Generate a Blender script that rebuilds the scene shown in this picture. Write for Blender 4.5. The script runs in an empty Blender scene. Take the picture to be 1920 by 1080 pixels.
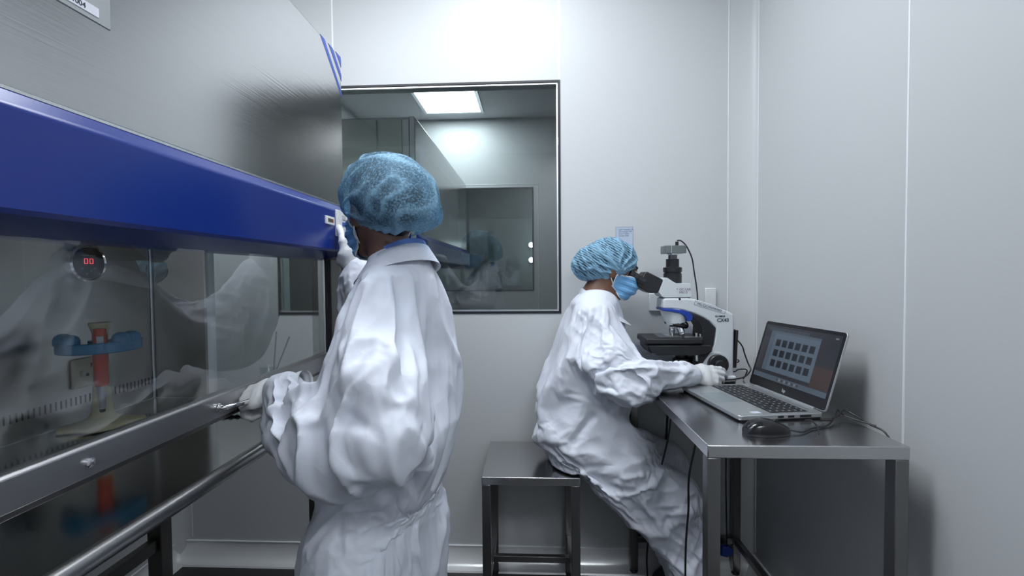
import bpy, math, random
import numpy as np
from mathutils import Vector, Matrix
random.seed(7)
RNG = np.random.default_rng(7)
C = bpy.context.scene.collection
PI = math.pi

# ------------------------------------------------------------------ camera
def cam_rot(p, y, r):
    cy, sy, cp, sp, cr, sr = math.cos(y), math.sin(y), math.cos(p), math.sin(p), math.cos(r), math.sin(r)
    A = np.array([[1, 0, 0], [0, 0, -1], [0, 1, 0]], float)
    Ry = np.array([[cy, 0, sy], [0, 1, 0], [-sy, 0, cy]])
    Rx = np.array([[1, 0, 0], [0, cp, -sp], [0, sp, cp]])
    Rz = np.array([[cr, -sr, 0], [sr, cr, 0], [0, 0, 1]])
    return Rz @ Rx @ Ry @ A
_M = cam_rot(*np.radians([1.70, 2.65, -0.5]))
cd = bpy.data.cameras.new('camera')
cd.lens, cd.sensor_width, cd.clip_start, cd.clip_end = 16.0, 36.0, 0.02, 60
cam = bpy.data.objects.new('camera', cd); C.objects.link(cam)
cam.matrix_world = Matrix(((*[float(a) for a in (_M[0][0], -_M[1][0], -_M[2][0])], 0),
                           (*[float(a) for a in (_M[0][1], -_M[1][1], -_M[2][1])], 0),
                           (*[float(a) for a in (_M[0][2], -_M[1][2], -_M[2][2])], 1.25), (0, 0, 0, 1)))
bpy.context.scene.camera = cam

# ------------------------------------------------------------------ materials
def lin(c):
    return tuple((x / 12.92 if x <= 0.04045 else ((x + 0.055) / 1.055) ** 2.4) for x in c)
def rgb(r, g, b): return (*lin((r / 255, g / 255, b / 255)), 1)
def mat(name, col, rough=0.5, metal=0.0, bump=None, stretch=(1, 1, 1), aniso=0, emit=None, vary=0, spec=None, sheen=0, rvary=0, sss=0):
    m = bpy.data.materials.new(name); m.use_nodes = True
    nt = m.node_tree; N = nt.nodes; L = nt.links; b = N['Principled BSDF']
    b.inputs['Base Color'].default_value = col
    b.inputs['Roughness'].default_value = rough
    b.inputs['Metallic'].default_value = metal
    if spec is not None: b.inputs['Specular IOR Level'].default_value = spec
    if aniso: b.inputs['Anisotropic'].default_value = aniso
    if sheen: b.inputs['Sheen Weight'].default_value = sheen
    if sss:
        b.inputs['Subsurface Weight'].default_value = sss; b.inputs['Subsurface Scale'].default_value = 0.01
    if emit:
        b.inputs['Emission Color'].default_value = emit[0]; b.inputs['Emission Strength'].default_value = emit[1]
    if bump or vary or rvary:
        tc = N.new('ShaderNodeTexCoord'); mp = N.new('ShaderNodeMapping'); L.new(tc.outputs['Object'], mp.inputs[0])
        mp.inputs['Scale'].default_value = stretch
        nz = N.new('ShaderNodeTexNoise'); nz.inputs['Scale'].default_value = (bump or (60, 0))[0]
        nz.inputs['Detail'].default_value = 4
        L.new(mp.outputs[0], nz.inputs['Vector'])
        if bump:
            bp = N.new('ShaderNodeBump'); bp.inputs['Strength'].default_value = bump[1]; bp.inputs['Distance'].default_value = 0.002
            L.new(nz.outputs['Fac'], bp.inputs['Height']); L.new(bp.outputs[0], b.inputs['Normal'])
        if vary:
            mx = N.new('ShaderNodeMix'); mx.data_type = 'RGBA'
            mx.inputs['A'].default_value = tuple(x * (1 - vary) for x in col[:3]) + (1,)
            mx.inputs['B'].default_value = tuple(min(1, x * (1 + vary)) for x in col[:3]) + (1,)
            L.new(nz.outputs['Fac'], mx.inputs['Factor']); L.new(mx.outputs['Result'], b.inputs['Base Color'])
        if rvary:
            mr = N.new('ShaderNodeMapRange'); mr.inputs['To Min'].default_value = max(0.02, rough - rvary); mr.inputs['To Max'].default_value = rough + rvary
            L.new(nz.outputs['Fac'], mr.inputs['Value']); L.new(mr.outputs[0], b.inputs['Roughness'])
    return m
def glass_mat(name, tint=(0.95, 0.98, 0.97, 1), ior=1.5, gain=2.0):
    m = bpy.data.materials.new(name); m.use_nodes = True
    nt = m.node_tree; N = nt.nodes; L = nt.links; N.remove(N['Principled BSDF']); out = N['Material Output']
    tr = N.new('ShaderNodeBsdfTransparent'); tr.inputs[0].default_value = tint
    gl = N.new('ShaderNodeBsdfGlossy'); gl.inputs['Roughness'].default_value = 0.0; gl.inputs[0].default_value = (1, 1, 1, 1)
    fr = N.new('ShaderNodeFresnel'); fr.inputs[0].default_value = ior
    ge = N.new('ShaderNodeNewGeometry'); inv = N.new('ShaderNodeMath'); inv.operation = 'SUBTRACT'; inv.inputs[0].default_value = 1
    L.new(ge.outputs['Backfacing'], inv.inputs[1])
    mu = N.new('ShaderNodeMath'); mu.operation = 'MULTIPLY'; L.new(fr.outputs[0], mu.inputs[0]); L.new(inv.outputs[0], mu.inputs[1])
    m2 = N.new('ShaderNodeMath'); m2.operation = 'MULTIPLY'; m2.use_clamp = True; L.new(mu.outputs[0], m2.inputs[0]); m2.inputs[1].default_value = gain
    mx = N.new('ShaderNodeMixShader'); L.new(m2.outputs[0], mx.inputs[0]); L.new(tr.outputs[0], mx.inputs[1]); L.new(gl.outputs[0], mx.inputs[2])
    L.new(mx.outputs[0], out.inputs['Surface'])
    return m

WALL = mat('white_wall_panel', (0.585, 0.60, 0.615, 1), 0.40, bump=(30, 0.05), stretch=(1, 1, 14), vary=0.02, spec=0.28)
SEAM = mat('white_sealant', (0.86, 0.89, 0.92, 1), 0.4)
COVE = mat('coving', (0.80, 0.81, 0.82, 1), 0.25, 0.2)
CORNER = mat('corner_profile', (0.62, 0.635, 0.65, 1), 0.4, spec=0.3)
FLOOR = mat('black_terrazzo_floor', (0.018, 0.018, 0.02, 1), 0.35, bump=(220, 0.05), vary=0.6)
CEIL = mat('ceiling_panel', (0.72, 0.74, 0.76, 1), 0.5)
ALU = mat('aluminium', (0.72, 0.74, 0.76, 1), 0.3, 1.0)
GASKET = mat('black_gasket', (0.012, 0.014, 0.02, 1), 0.45)
GLASS = glass_mat('window_glass', (0.85, 0.90, 0.90, 1), 1.52, 2.2)
SASHGL = glass_mat('sash_glass', (0.95, 0.97, 0.97, 1), 1.52, 1.9)
STEEL = mat('brushed_steel', (0.56, 0.565, 0.57, 1), 0.19, 1.0, bump=(12, 0.10), stretch=(1, 0.12, 28), rvary=0.05, vary=0.05)
STEELH = mat('satin_steel', (0.60, 0.60, 0.605, 1), 0.22, 1.0)
STEELR = mat('dull_steel', (0.40, 0.40, 0.41, 1), 0.40, 1.0, bump=(50, 0.03), stretch=(40, 1, 40))
STEELD = mat('dark_steel', (0.24, 0.235, 0.235, 1), 0.32, 1.0, bump=(50, 0.05), stretch=(30, 30, 0.6), rvary=0.05)
MIRROR = mat('polished_steel_tray', (0.62, 0.60, 0.58, 1), 0.13, 1.0, bump=(20, 0.02), stretch=(8, 0.5, 1), rvary=0.04)
CHROME = mat('chrome', (0.75, 0.76, 0.77, 1), 0.12, 1.0)
BLUE = mat('blue_enamel', (0.007, 0.028, 0.22, 1), 0.30, bump=(160, 0.02))
BLUES = mat('blue_stripe', (0.05, 0.10, 0.42, 1), 0.5)
WHITEP = mat('white_plastic', (0.74, 0.76, 0.78, 1), 0.35)
BLACKP = mat('black_plastic', (0.012, 0.012, 0.014, 1), 0.38)
BLACKG = mat('glossy_black', (0.01, 0.01, 0.012, 1), 0.16)
CABLE = mat('black_cable', (0.012, 0.012, 0.014, 1), 0.45)
INK = mat('ink', (0.03, 0.035, 0.06, 1), 0.6)
LAMP = mat('lamp_diffuser', (0.9, 0.9, 0.9, 1), 0.5, emit=((0.88, 0.94, 1.0, 1), 9.0))

# ------------------------------------------------------------------ mesh builder
class MB:
    def __init__(s): s.v = []; s.f = []; s.m = []
    def add(s, vs, fs, mi=0):
        o = len(s.v); s.v += [tuple(float(c) for c in p) for p in vs]; s.f += [tuple(i + o for i in q) for q in fs]; s.m += [mi] * len(fs); return s
    def box(s, x0, x1, y0, y1, z0, z1, mi=0):
        vs = [(x, y, z) for z in (z0, z1) for y in (y0, y1) for x in (x0, x1)]
        return s.add(vs, [(0, 2, 3, 1), (4, 5, 7, 6), (0, 1, 5, 4), (2, 6, 7, 3), (0, 4, 6, 2), (1, 3, 7, 5)], mi)
    def obox(s, c, h, R, mi=0):
        R = np.array(R); vs = [np.array(c) + R @ np.array([a * h[0], b * h[1], d * h[2]]) for d in (-1, 1) for b in (-1, 1) for a in (-1, 1)]
        return s.add(vs, [(0, 2, 3, 1), (4, 5, 7, 6), (0, 1, 5, 4), (2, 6, 7, 3), (0, 4, 6, 2), (1, 3, 7, 5)], mi)
    def tube(s, pts, r, n=10, mi=0, cap=True):
        pts = [np.array(p, float) for p in pts]; k = len(pts); rs = r if hasattr(r, '__len__') else [r] * k
        tan = [pts[min(i + 1, k - 1)] - pts[max(i - 1, 0)] for i in range(k)]
        tan = [t / (np.linalg.norm(t) + 1e-9) for t in tan]
        u = np.cross(tan[0], [0, 0, 1.0])
        if np.linalg.norm(u) < 0.1: u = np.cross(tan[0], [0, 1.0, 0])
        vs = []
        for i in range(k):
            u = u - tan[i] * (u @ tan[i]); u /= np.linalg.norm(u); w = np.cross(tan[i], u)
            for j in range(n):
                a = 2 * PI * j / n; vs.append(pts[i] + rs[i] * (math.cos(a) * u + math.sin(a) * w))
        fs = [(i * n + j, i * n + (j + 1) % n, (i + 1) * n + (j + 1) % n, (i + 1) * n + j) for i in range(k - 1) for j in range(n)]
        if cap: fs += [tuple(range(n))[::-1], tuple((k - 1) * n + j for j in range(n))]
        return s.add(vs, fs, mi)
    def lathe(s, prof, org, axis=(0, 0, 1), n=28, mi=0):
        ax = np.array(axis, float); ax /= np.linalg.norm(ax)
        u = np.cross(ax, [0, 1.0, 0.0]) if abs(ax[1]) < 0.9 else np.cross(ax, [1.0, 0, 0]); u /= np.linalg.norm(u); w = np.cross(ax, u)
        vs = []; k = len(prof)
        for (r, h) in prof:
            for j in range(n):
                a = 2 * PI * j / n; vs.append(np.array(org) + ax * h + r * (math.cos(a) * u + math.sin(a) * w))
        fs = [(i * n + j, i * n + (j + 1) % n, (i + 1) * n + (j + 1) % n, (i + 1) * n + j) for i in range(k - 1) for j in range(n)]
        fs += [tuple(range(n))[::-1], tuple((k - 1) * n + j for j in range(n))]
        return s.add(vs, fs, mi)
    def prism(s, poly, t0, t1, ax='y', mi=0):
        n = len(poly)
        f = {'y': lambda a, b, t: (a, t, b), 'x': lambda a, b, t: (t, a, b), 'z': lambda a, b, t: (a, b, t)}[ax]
        vs = [f(a, b, t0) for a, b in poly] + [f(a, b, t1) for a, b in poly]
        fs = [tuple(range(n)), tuple(range(2 * n - 1, n - 1, -1))] + [(i, n + i, n + (i + 1) % n, (i + 1) % n) for i in range(n)]
        return s.add(vs, fs, mi)
    def grid(s, P, mi=0, closed_u=False):
        P = np.asarray(P); a, b = P.shape[:2]
        fs = [(i * b + j, i * b + (j + 1) % b, (i + 1) * b + (j + 1) % b, (i + 1) * b + j) for i in range(a - 1) for j in range(b if closed_u else b - 1)]
        return s.add(P.reshape(-1, 3), fs, mi)
    def build(s, name, mats, parent=None, off=None, bevel=0, seg=2, smooth=35, M=None):
        v = np.array(s.v, float)
        if M is not None: v = v @ np.array(M)[:3, :3].T + np.array(M)[:3, 3]
        if off is None and parent is not None and parent.get('_world'): off = parent.location
        if off is not None: v = v - np.array(off)
        me = bpy.data.meshes.new(name); me.from_pydata(v.tolist(), [], s.f)
        for mm in (mats if isinstance(mats, (list, tuple)) else [mats]): me.materials.append(mm)
        me.polygons.foreach_set('material_index', s.m)
        import bmesh
        bm = bmesh.new(); bm.from_mesh(me); bmesh.ops.recalc_face_normals(bm, faces=bm.faces[:]); bm.to_mesh(me); bm.free()
        if smooth:
            me.shade_smooth() if hasattr(me, 'shade_smooth') else None
            me.set_sharp_from_angle(angle=math.radians(smooth))
        o = bpy.data.objects.new(name, me); C.objects.link(o)
        if parent is not None: o.parent = parent
        if bevel:
            b = o.modifiers.new('bevel', 'BEVEL'); b.width = bevel; b.segments = seg; b.limit_method = 'ANGLE'; b.angle_limit = math.radians(40)
            b.harden_normals = False
        return o
def tag(o, label=None, cat=None, group=None, kind=None):
    if label: o['label'] = label
    if cat: o['category'] = cat
    if group: o['group'] = group
    if kind: o['kind'] = kind
    return o
def thing(name, label, cat, loc=(0, 0, 0), rz=0, group=None, world=False):
    o = bpy.data.objects.new(name, None); C.objects.link(o); o.location = loc; o.rotation_euler = (0, 0, rz); o.empty_display_size = 0.05
    if world: o['_world'] = 1
    return tag(o, label, cat, group)
def struct(name, mb, mats, parent=None, **k):
    o = mb.build(name, mats, parent, **k)
    if parent is None: o['kind'] = 'structure'
    return o
def spline(pts, n=8):
    P = [np.array(p, float) for p in pts]; out = []
    for i in range(len(P) - 1):
        p0 = P[max(i - 1, 0)]; p1 = P[i]; p2 = P[i + 1]; p3 = P[min(i + 2, len(P) - 1)]
        for k in range(n):
            t = k / n; out.append(0.5 * ((2 * p1) + (-p0 + p2) * t + (2 * p0 - 5 * p1 + 4 * p2 - p3) * t * t + (-p0 + 3 * p1 - 3 * p2 + p3) * t ** 3))
    return out + [P[-1]]
def text(name, body, size, m, parent, org, xd, yd, align='LEFT', bold=0.0, depth=0.0002):
    """lettering laid on a surface: origin, reading direction and up direction in the parent's space"""
    cu = bpy.data.curves.new(name, 'FONT'); cu.body = body; cu.size = size; cu.align_x = align; cu.extrude = depth; cu.offset = bold
    t = bpy.data.objects.new(name, cu); C.objects.link(t)
    dg = bpy.context.evaluated_depsgraph_get(); me = bpy.data.meshes.new_from_object(t.evaluated_get(dg))
    bpy.data.objects.remove(t)
    xd = Vector(xd).normalized(); yd = Vector(yd); yd = (yd - xd * yd.dot(xd)).normalized(); zd = xd.cross(yd)
    o = Vector(org)
    me.transform(Matrix(((xd.x, yd.x, zd.x, o.x), (xd.y, yd.y, zd.y, o.y), (xd.z, yd.z, zd.z, o.z), (0, 0, 0, 1))))
    if parent is not None and parent.get('_world'):
        q = Vector(parent.location); me.transform(Matrix.Translation(-q))
    me.materials.clear(); me.materials.append(m); me.name = name
    ob = bpy.data.objects.new(name, me); C.objects.link(ob); ob.parent = parent
    return ob
EXPOSURE = 0.06
# ------------------------------------------------------------------ the clean room
D, XL, XR, ZC, YR = 1.92, -1.58, 0.905, 2.68, -1.55
WX0, WX1, WZ0, WZ1 = -1.10, 0.118, 1.085, 2.055
TH = 0.09
def wall_with_hole(y0, y1, x0, x1, z1, hx0, hx1, hz0, hz1):
    b = MB()
    b.box(x0, hx0, y0, y1, 0, z1); b.box(hx1, x1, y0, y1, 0, z1); b.box(hx0, hx1, y0, y1, 0, hz0); b.box(hx0, hx1, y0, y1, hz1, z1); return b
# floors of the two rooms, ceilings, walls
struct('floor', MB().box(XL, XR, YR, D, -0.05, 0), FLOOR)
struct('ceiling', MB().box(XL, XR, YR, D, ZC, ZC + 0.05), CEIL)
wb = wall_with_hole(D, D + TH, XL - 0.1, XR + 0.1, ZC, WX0, WX1, WZ0, WZ1)
struct('wall_back', wb, WALL)
struct('wall_left', MB().box(XL - 0.08, XL, YR, D, 0, ZC), WALL)
struct('wall_right', MB().box(XR, XR + 0.08, YR, D, 0, ZC), WALL)
struct('wall_rear', MB().box(XL, XR, YR - 0.08, YR, 0, ZC), WALL)
# sealant joints between the wall panels
s = MB()
s.box(WX1 - 0.006, WX1 + 0.000, D - 0.0015, D, WZ1, ZC); s.box(-0.843, -0.837, D - 0.0015, D, WZ1, ZC)
struct('trim_1', s, SEAM)
struct('trim_2', MB().box(XR - 0.0015, XR, 1.147, 1.152, 0.10, ZC), SEAM)
# rounded corner profiles
def cove(xc, sgn, ax, ay):
    b = MB(); prof = []
    for k in range(9):
        a = PI / 2 * k / 8; prof.append((xc - sgn * ax * (1 - math.sin(a)), D - ay * (1 - math.cos(a))))
    pts = prof + [(xc, D)]
    b.prism([(p[0], p[1]) for p in pts], 0, ZC, 'z'); return b
struct('trim_3', cove(XR, 1, 0.10, 0.035), CORNER)
struct('trim_4', cove(XL, -1, 0.06, 0.06), CORNER)
s = MB(); s.box(XR - 0.104, XR - 0.100, D - 0.0015, D, 0.1, ZC); s.box(XR - 0.0015, XR, D - 0.040, D - 0.036, 0.1, ZC)
s.box(XL + 0.06, XL + 0.064, D - 0.0015, D, 0.1, ZC)
struct('trim_5', s, SEAM)
# floor coving along the walls
def floor_cove(pt, tx, L0, L1, name):
    """pt(a, h, t): a = distance out from the wall, h = height, t = along the wall"""
    prof = [(0.0, 0.082), (0.004, 0.082)] + [(0.004 + 0.05 * (1 - math.cos(PI / 2 * k / 8)), 0.076 - 0.07 * math.sin(PI / 2 * k / 8)) for k in range(9)] + [(0.058, 0.0), (0, 0.0)]
    vs = [pt(a, h, t) for t in (L0, L1) for a, h in prof]; n = len(prof)
    b = MB(); b.add(vs, [tuple(range(n)), tuple(range(2 * n - 1, n - 1, -1))] + [(i, n + i, n + (i + 1) % n, (i + 1) % n) for i in range(n)])
    struct(name, b, COVE)
floor_cove(lambda a, h, t: (t, D - a, h), None, XL, XR, 'baseboard_back')
floor_cove(lambda a, h, t: (XR - a, t, h), None, YR, D, 'baseboard_right')
floor_cove(lambda a, h, t: (XL + a, t, h), None, YR, D, 'baseboard_left')
s = MB(); s.box(XL, XR, D - 0.006, D, 0.082, 0.0855); s.box(XR - 0.006, XR, YR, D, 0.082, 0.0855); s.box(XL, XL + 0.006, YR, D, 0.082, 0.0855)
struct('trim_6', s, SEAM)
# observation window: black gasket, aluminium bead, pane
def ring(b, x0, x1, z0, z1, w, y0, y1, mi=0):
    b.box(x0, x1, y0, y1, z0, z0 + w, mi); b.box(x0, x1, y0, y1, z1 - w, z1, mi); b.box(x0, x0 + w, y0, y1, z0 + w, z1 - w, mi); b.box(x1 - w, x1, y0, y1, z0 + w, z1 - w, mi)
w = struct('window_1', (lambda b: (ring(b, WX0, WX1, WZ0, WZ1, 0.0085, D - 0.003, D + 0.022), b)[1])(MB()), GASKET)
b = MB(); ring(b, WX0 + 0.010, WX1 - 0.010, WZ0 + 0.010, WZ1 - 0.010, 0.006, D + 0.001, D + 0.015); b.build('window_bead', ALU, w)
MB().box(WX0 + 0.006, WX1 - 0.006, D + 0.006, D + 0.011, WZ0 + 0.006, WZ1 - 0.006).build('window_pane', GLASS, w)

# ------------------------------------------------------------------ the room beyond the window
Y2a, Y2b = D + TH, 4.2
WALLN = mat('next_room_wall', (0.60, 0.63, 0.64, 1), 0.4)
struct('floor_beyond', MB().box(XL, 1.4, Y2a, Y2b, -0.05, 0), FLOOR)
struct('ceiling_beyond', MB().box(XL, 1.4, Y2a, Y2b, ZC, ZC + 0.05), CEIL)
struct('wall_beyond_left', MB().box(XL - 0.08, XL, Y2a, Y2b, 0, ZC), WALLN)
struct('wall_beyond_right', MB().box(1.4, 1.48, Y2a, Y2b, 0, ZC), WALLN)
struct('wall_beyond_back', wall_with_hole(Y2b, Y2b + TH, XL - 0.1, 1.5, ZC, -1.05, 0.008, 1.10, 2.05), WALLN)
w = struct('window_2', (lambda b: (ring(b, -1.05, 0.008, 1.10, 2.05, 0.012, Y2b - 0.003, Y2b + 0.03), b)[1])(MB()), GASKET)
MB().box(-1.04, -0.002, Y2b + 0.01, Y2b + 0.015, 1.11, 2.04).build('window_pane', GLASS, w)
s = MB(); s.box(0.05, 0.055, Y2b - 0.002, Y2b, 0.0, 2.08); s.box(-1.2, 0.055, Y2b - 0.002, Y2b, 2.075, 2.08); struct('trim_7', s, SEAM)
# third room, seen dimly through the second window
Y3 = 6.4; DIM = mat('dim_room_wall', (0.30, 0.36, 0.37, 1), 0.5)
struct('floor_third', MB().box(XL, 1.4, Y2b + TH, Y3, -0.05, 0), FLOOR)
struct('ceiling_third', MB().box(XL, 1.4, Y2b + TH, Y3, ZC, ZC + 0.05), CEIL)
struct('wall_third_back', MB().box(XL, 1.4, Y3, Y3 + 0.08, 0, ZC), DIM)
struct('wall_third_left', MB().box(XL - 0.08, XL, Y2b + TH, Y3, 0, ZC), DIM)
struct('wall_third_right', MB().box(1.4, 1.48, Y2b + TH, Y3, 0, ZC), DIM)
for k, (zz, nm) in enumerate(((1.66, 'upper'), (1.45, 'lower'))):
    t = thing('reflection_spot', f'small glowing white spot standing in for a reflection in the far window, the {nm} of two', 'lamp', (-0.02, Y3 - 0.002, zz), group='glowing reflection spots in the far room')  # glowing discs modelled in place of bright reflections in the far window
    MB().lathe([(0.045, 0), (0.045, 0.03), (0.036, 0.04)], (0, 0, 0), (0, -1, 0)).build('spot_base', WHITEP, t)
    MB().lathe([(0.036, 0.04), (0.034, 0.055), (0.015, 0.065)], (0, 0, 0), (0, -1, 0)).build('diffuser', LAMP, t)

# ------------------------------------------------------------------ ceiling lights
def panel_light(x, y, label, w=0.6, d=0.6, power=40, size=None, spread=PI):
    t = thing('ceiling_light', label, 'lamp', (x, y, ZC))
    b = MB(); ring_ = 0.025
    b.box(-w / 2 - ring_, w / 2 + ring_, -d / 2 - ring_, -d / 2, -0.012, 0); b.box(-w / 2 - ring_, w / 2 + ring_, d / 2, d / 2 + ring_, -0.012, 0)
    b.box(-w / 2 - ring_, -w / 2, -d / 2, d / 2, -0.012, 0); b.box(w / 2, w / 2 + ring_, -d / 2, d / 2, -0.012, 0)
    b.build('frame', ALU, t)
    MB().box(-w / 2, w / 2, -d / 2, d / 2, -0.008, -0.001).build('diffuser', LAMP, t)
    l = bpy.data.lights.new('panel_lamp', 'AREA'); l.shape = 'RECTANGLE'; l.size = w; l.size_y = d; l.energy = power; l.color = (0.92, 0.965, 1.0); l.spread = spread
    lo = bpy.data.objects.new('panel_lamp', l); C.objects.link(lo); lo.location = (0, 0, -0.014); lo.parent = t
    return t
panel_light(-0.12, 1.16, 'square white ceiling light above the standing person and the stool', power=12)
panel_light(-0.90, 0.76, 'square white ceiling light above the near end of the steel cabinet', power=6)
panel_light(0.57, -0.9, 'added square fill light on the unseen ceiling behind the camera', power=12.5)  # added fill lamp, set sideways so the window does not mirror it
panel_light(-0.68, 3.76, 'bright square ceiling light seen through the window in the next room', 0.47, 0.47, power=8)
panel_light(0.4, 5.4, 'added dim square light, out of view, for the far third room', 0.4, 0.4, power=2.5)  # added lamp, never in view, gives the third room its dim light
# ------------------------------------------------------------------ biosafety cabinet
CB = thing('biosafety_cabinet', 'large steel biosafety cabinet with blue fascia and glass sash beside the standing person', 'cabinet', (-0.9, 0.85, 0), world=True)
Y0, Y1, XF, XB = 0.20, 1.43, -0.60, -1.211
MB().box(-1.26, XF, Y0, Y1, 1.468, 1.9395).build('upper_body', STEEL, CB, bevel=0.004)
for poly in ([(1.2891, 1.9385), (1.3156, 1.9385), (1.4295, 1.830), (1.4295, 1.814)], [(1.3415, 1.9385), (1.3700, 1.9385), (1.4295, 1.884), (1.4295, 1.864)], [(1.3907, 1.9385), (1.4260, 1.9385), (1.4295, 1.930), (1.4295, 1.907)]):
    MB().prism(poly, XF - 0.001, XF + 0.0006, 'x').build('stripe', BLUES, CB)
PLATEG = mat('grey_sign_plate', (0.36, 0.38, 0.39, 1), 0.4)
MB().box(XF - 0.001, XF + 0.0015, 0.49, 0.633, 1.602, 1.70).build('sign_plate', PLATEG, CB, bevel=0.0012)
lab = MB().box(XF - 0.001, XF + 0.0022, 0.515, 0.6147, 1.6098, 1.6226).build('asset_label', mat('white_label', (0.72, 0.74, 0.82, 1), 0.5), CB)
text('lettering', 'LAF/004', 0.0098, INK, lab, (0, 0, 0), (0, 1, 0), (0, 0, 1), bold=0.0002).location = Vector((XF + 0.0023, 0.5625, 1.6126)) - CB.location
# blue fascia
fp = [(XF, 1.468), (-0.575, 1.443), (-0.575, 1.328), (-0.580, 1.322), (-0.655, 1.303), (-0.72, 1.303), (-0.72, 1.468)]
MB().prism(fp, Y0, Y1, 'y').build('fascia', BLUE, CB, bevel=0.0045, seg=3)
MB().box(XF, XF + 0.003, Y0, Y1, 1.466, 1.470).build('trim_strip', ALU, CB)
cp = MB().box(-0.5755, -0.570, 1.3065, 1.385, 1.367, 1.4445).build('switch_plate', WHITEP, CB, bevel=0.0015)
for k, zz in enumerate((1.425, 1.405, 1.385)):
    MB().box(-0.570, -0.5685, 1.345, 1.368, zz - 0.006, zz + 0.006, 0).build('switch_button', mat('grey_button', (0.5, 0.52, 0.56, 1), 0.4) if k != 1 else BLUES, CB)
m = MB().box(-0.5755, -0.571, 1.2405, 1.2955, 1.396, 1.419).build('hour_meter', WHITEP, CB, bevel=0.001)
MB().box(-0.571, -0.5702, 1.253, 1.282, 1.4025, 1.4125).build('meter_window', mat('meter_window', (0.10, 0.08, 0.06, 1), 0.3), m, off=CB.location)
MB().box(-0.571, -0.5701, 1.283, 1.287, 1.4025, 1.4125).build('meter_light', mat('orange_digit', (0.6, 0.2, 0.08, 1), 0.4), m, off=CB.location)
# sash: glass, steel rail, bow handle
rail = MB().prism([(-0.668, 0.963), (-0.642, 0.963), (-0.642, 1.006), (-0.646, 1.010), (-0.668, 1.010)], Y0, 1.392, 'y').build('sash_rail', STEELR, CB, bevel=0.0015)
MB().box(-0.668, -0.650, Y0, 1.392, 0.952, 0.963).build('lower_lip', STEELD, rail, off=CB.location, bevel=0.001)
MB().box(-0.658, -0.653, Y0, 1.392, 1.008, 1.32).build('sash_glass', SASHGL, CB)
hb = MB().tube(spline([(-0.642, 0.888, 0.985), (-0.628, 0.890, 0.985), (-0.612, 0.915, 0.985), (-0.607, 0.96, 0.985), (-0.607, 1.03, 0.985), (-0.612, 1.075, 0.985), (-0.628, 1.10, 0.985), (-0.642, 1.102, 0.985)], 6), 0.0052, 12).build('handle', CHROME, rail, off=CB.location)
for yy in (0.888, 1.102): MB().lathe([(0.009, 0), (0.009, 0.003), (0.006, 0.004)], (-0.642, yy, 0.985), (1, 0, 0), 16).build('handle_boss', CHROME, rail, off=CB.location)
MB().lathe([(0.007, 0), (0.007, 0.004), (0.003, 0.006)], (-0.642, 0.62, 0.984), (1, 0, 0), 16).build('bolt', CHROME, rail, off=CB.location)
# guide post at the far end
MB().box(-0.668, -0.606, 1.408, Y1, 0.868, 1.303).build('guide_post', STEELD, CB, bevel=0.002)
MB().box(-0.672, -0.650, 1.3925, 1.3975, 0.868, 1.303).build('guide_channel', CHROME, CB, bevel=0.001)
MB().box(-0.668, -0.640, 1.3985, 1.4075, 0.868, 1.303).build('guide_gasket', GASKET, CB)
# work tray with rounded front rail
MB().box(XB, -0.600, Y0, Y1, 0.857, 0.868).build('work_tray', MIRROR, CB, bevel=0.001)
MB().tube([(-0.600, Y0, 0.871), (-0.600, Y1, 0.871)], 0.0145, 24).build('front_rail', mat('front_rail_steel', (0.42, 0.42, 0.42, 1), 0.30, 1.0), CB)
MB().box(XB, -0.72, Y0, Y1, 0.83, 0.852).build('tray_body', STEELD, CB)
# interior lining
INT = mat('interior_steel', (0.50, 0.495, 0.48, 1), 0.34, 1.0, bump=(40, 0.06), stretch=(1, 40, 1), rvary=0.05)
bp = MB().box(-1.26, XB, Y0, Y1, 0.80, 1.468).build('back_panel', INT, CB)
b = MB()
for k in range(42):
    y = 0.86 + k * 0.0127; b.box(XB - 0.001, XB + 0.0008, y, y + 0.0036, 0.914, 0.936)
b.build('vent_slot', GASKET, CB)
MB().box(XB, -0.72, Y0, Y1, 1.440, 1.45).build('interior_ceiling', INT, CB)
MB().box(-1.211, -1.035, 1.39, Y1, 0.868, 1.44).build('side_panel', INT, CB)
MB().box(-1.035, -0.668, 1.412, 1.417, 0.868, 1.44).build('side_glass', SASHGL, CB)
b = MB(); b.box(-1.035, -0.668, 1.405, 1.425, 0.868, 0.876); b.box(-1.037, -1.029, 1.388, 1.426, 0.868, 1.44); b.build('side_bead', ALU, CB)
b = MB(); b.tube([(XB + 0.004, 1.386, 0.869), (XB + 0.004, 1.386, 1.438)], 0.004, 8); b.build('corner_bead', ALU, CB)
b = MB(); b.box(XB, -0.668, 1.386, 1.3895, 0.868, 0.8695); b.box(XB, XB + 0.004, Y0, 1.386, 0.868, 0.8695); b.build('floor_bead', ALU, CB)
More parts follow.
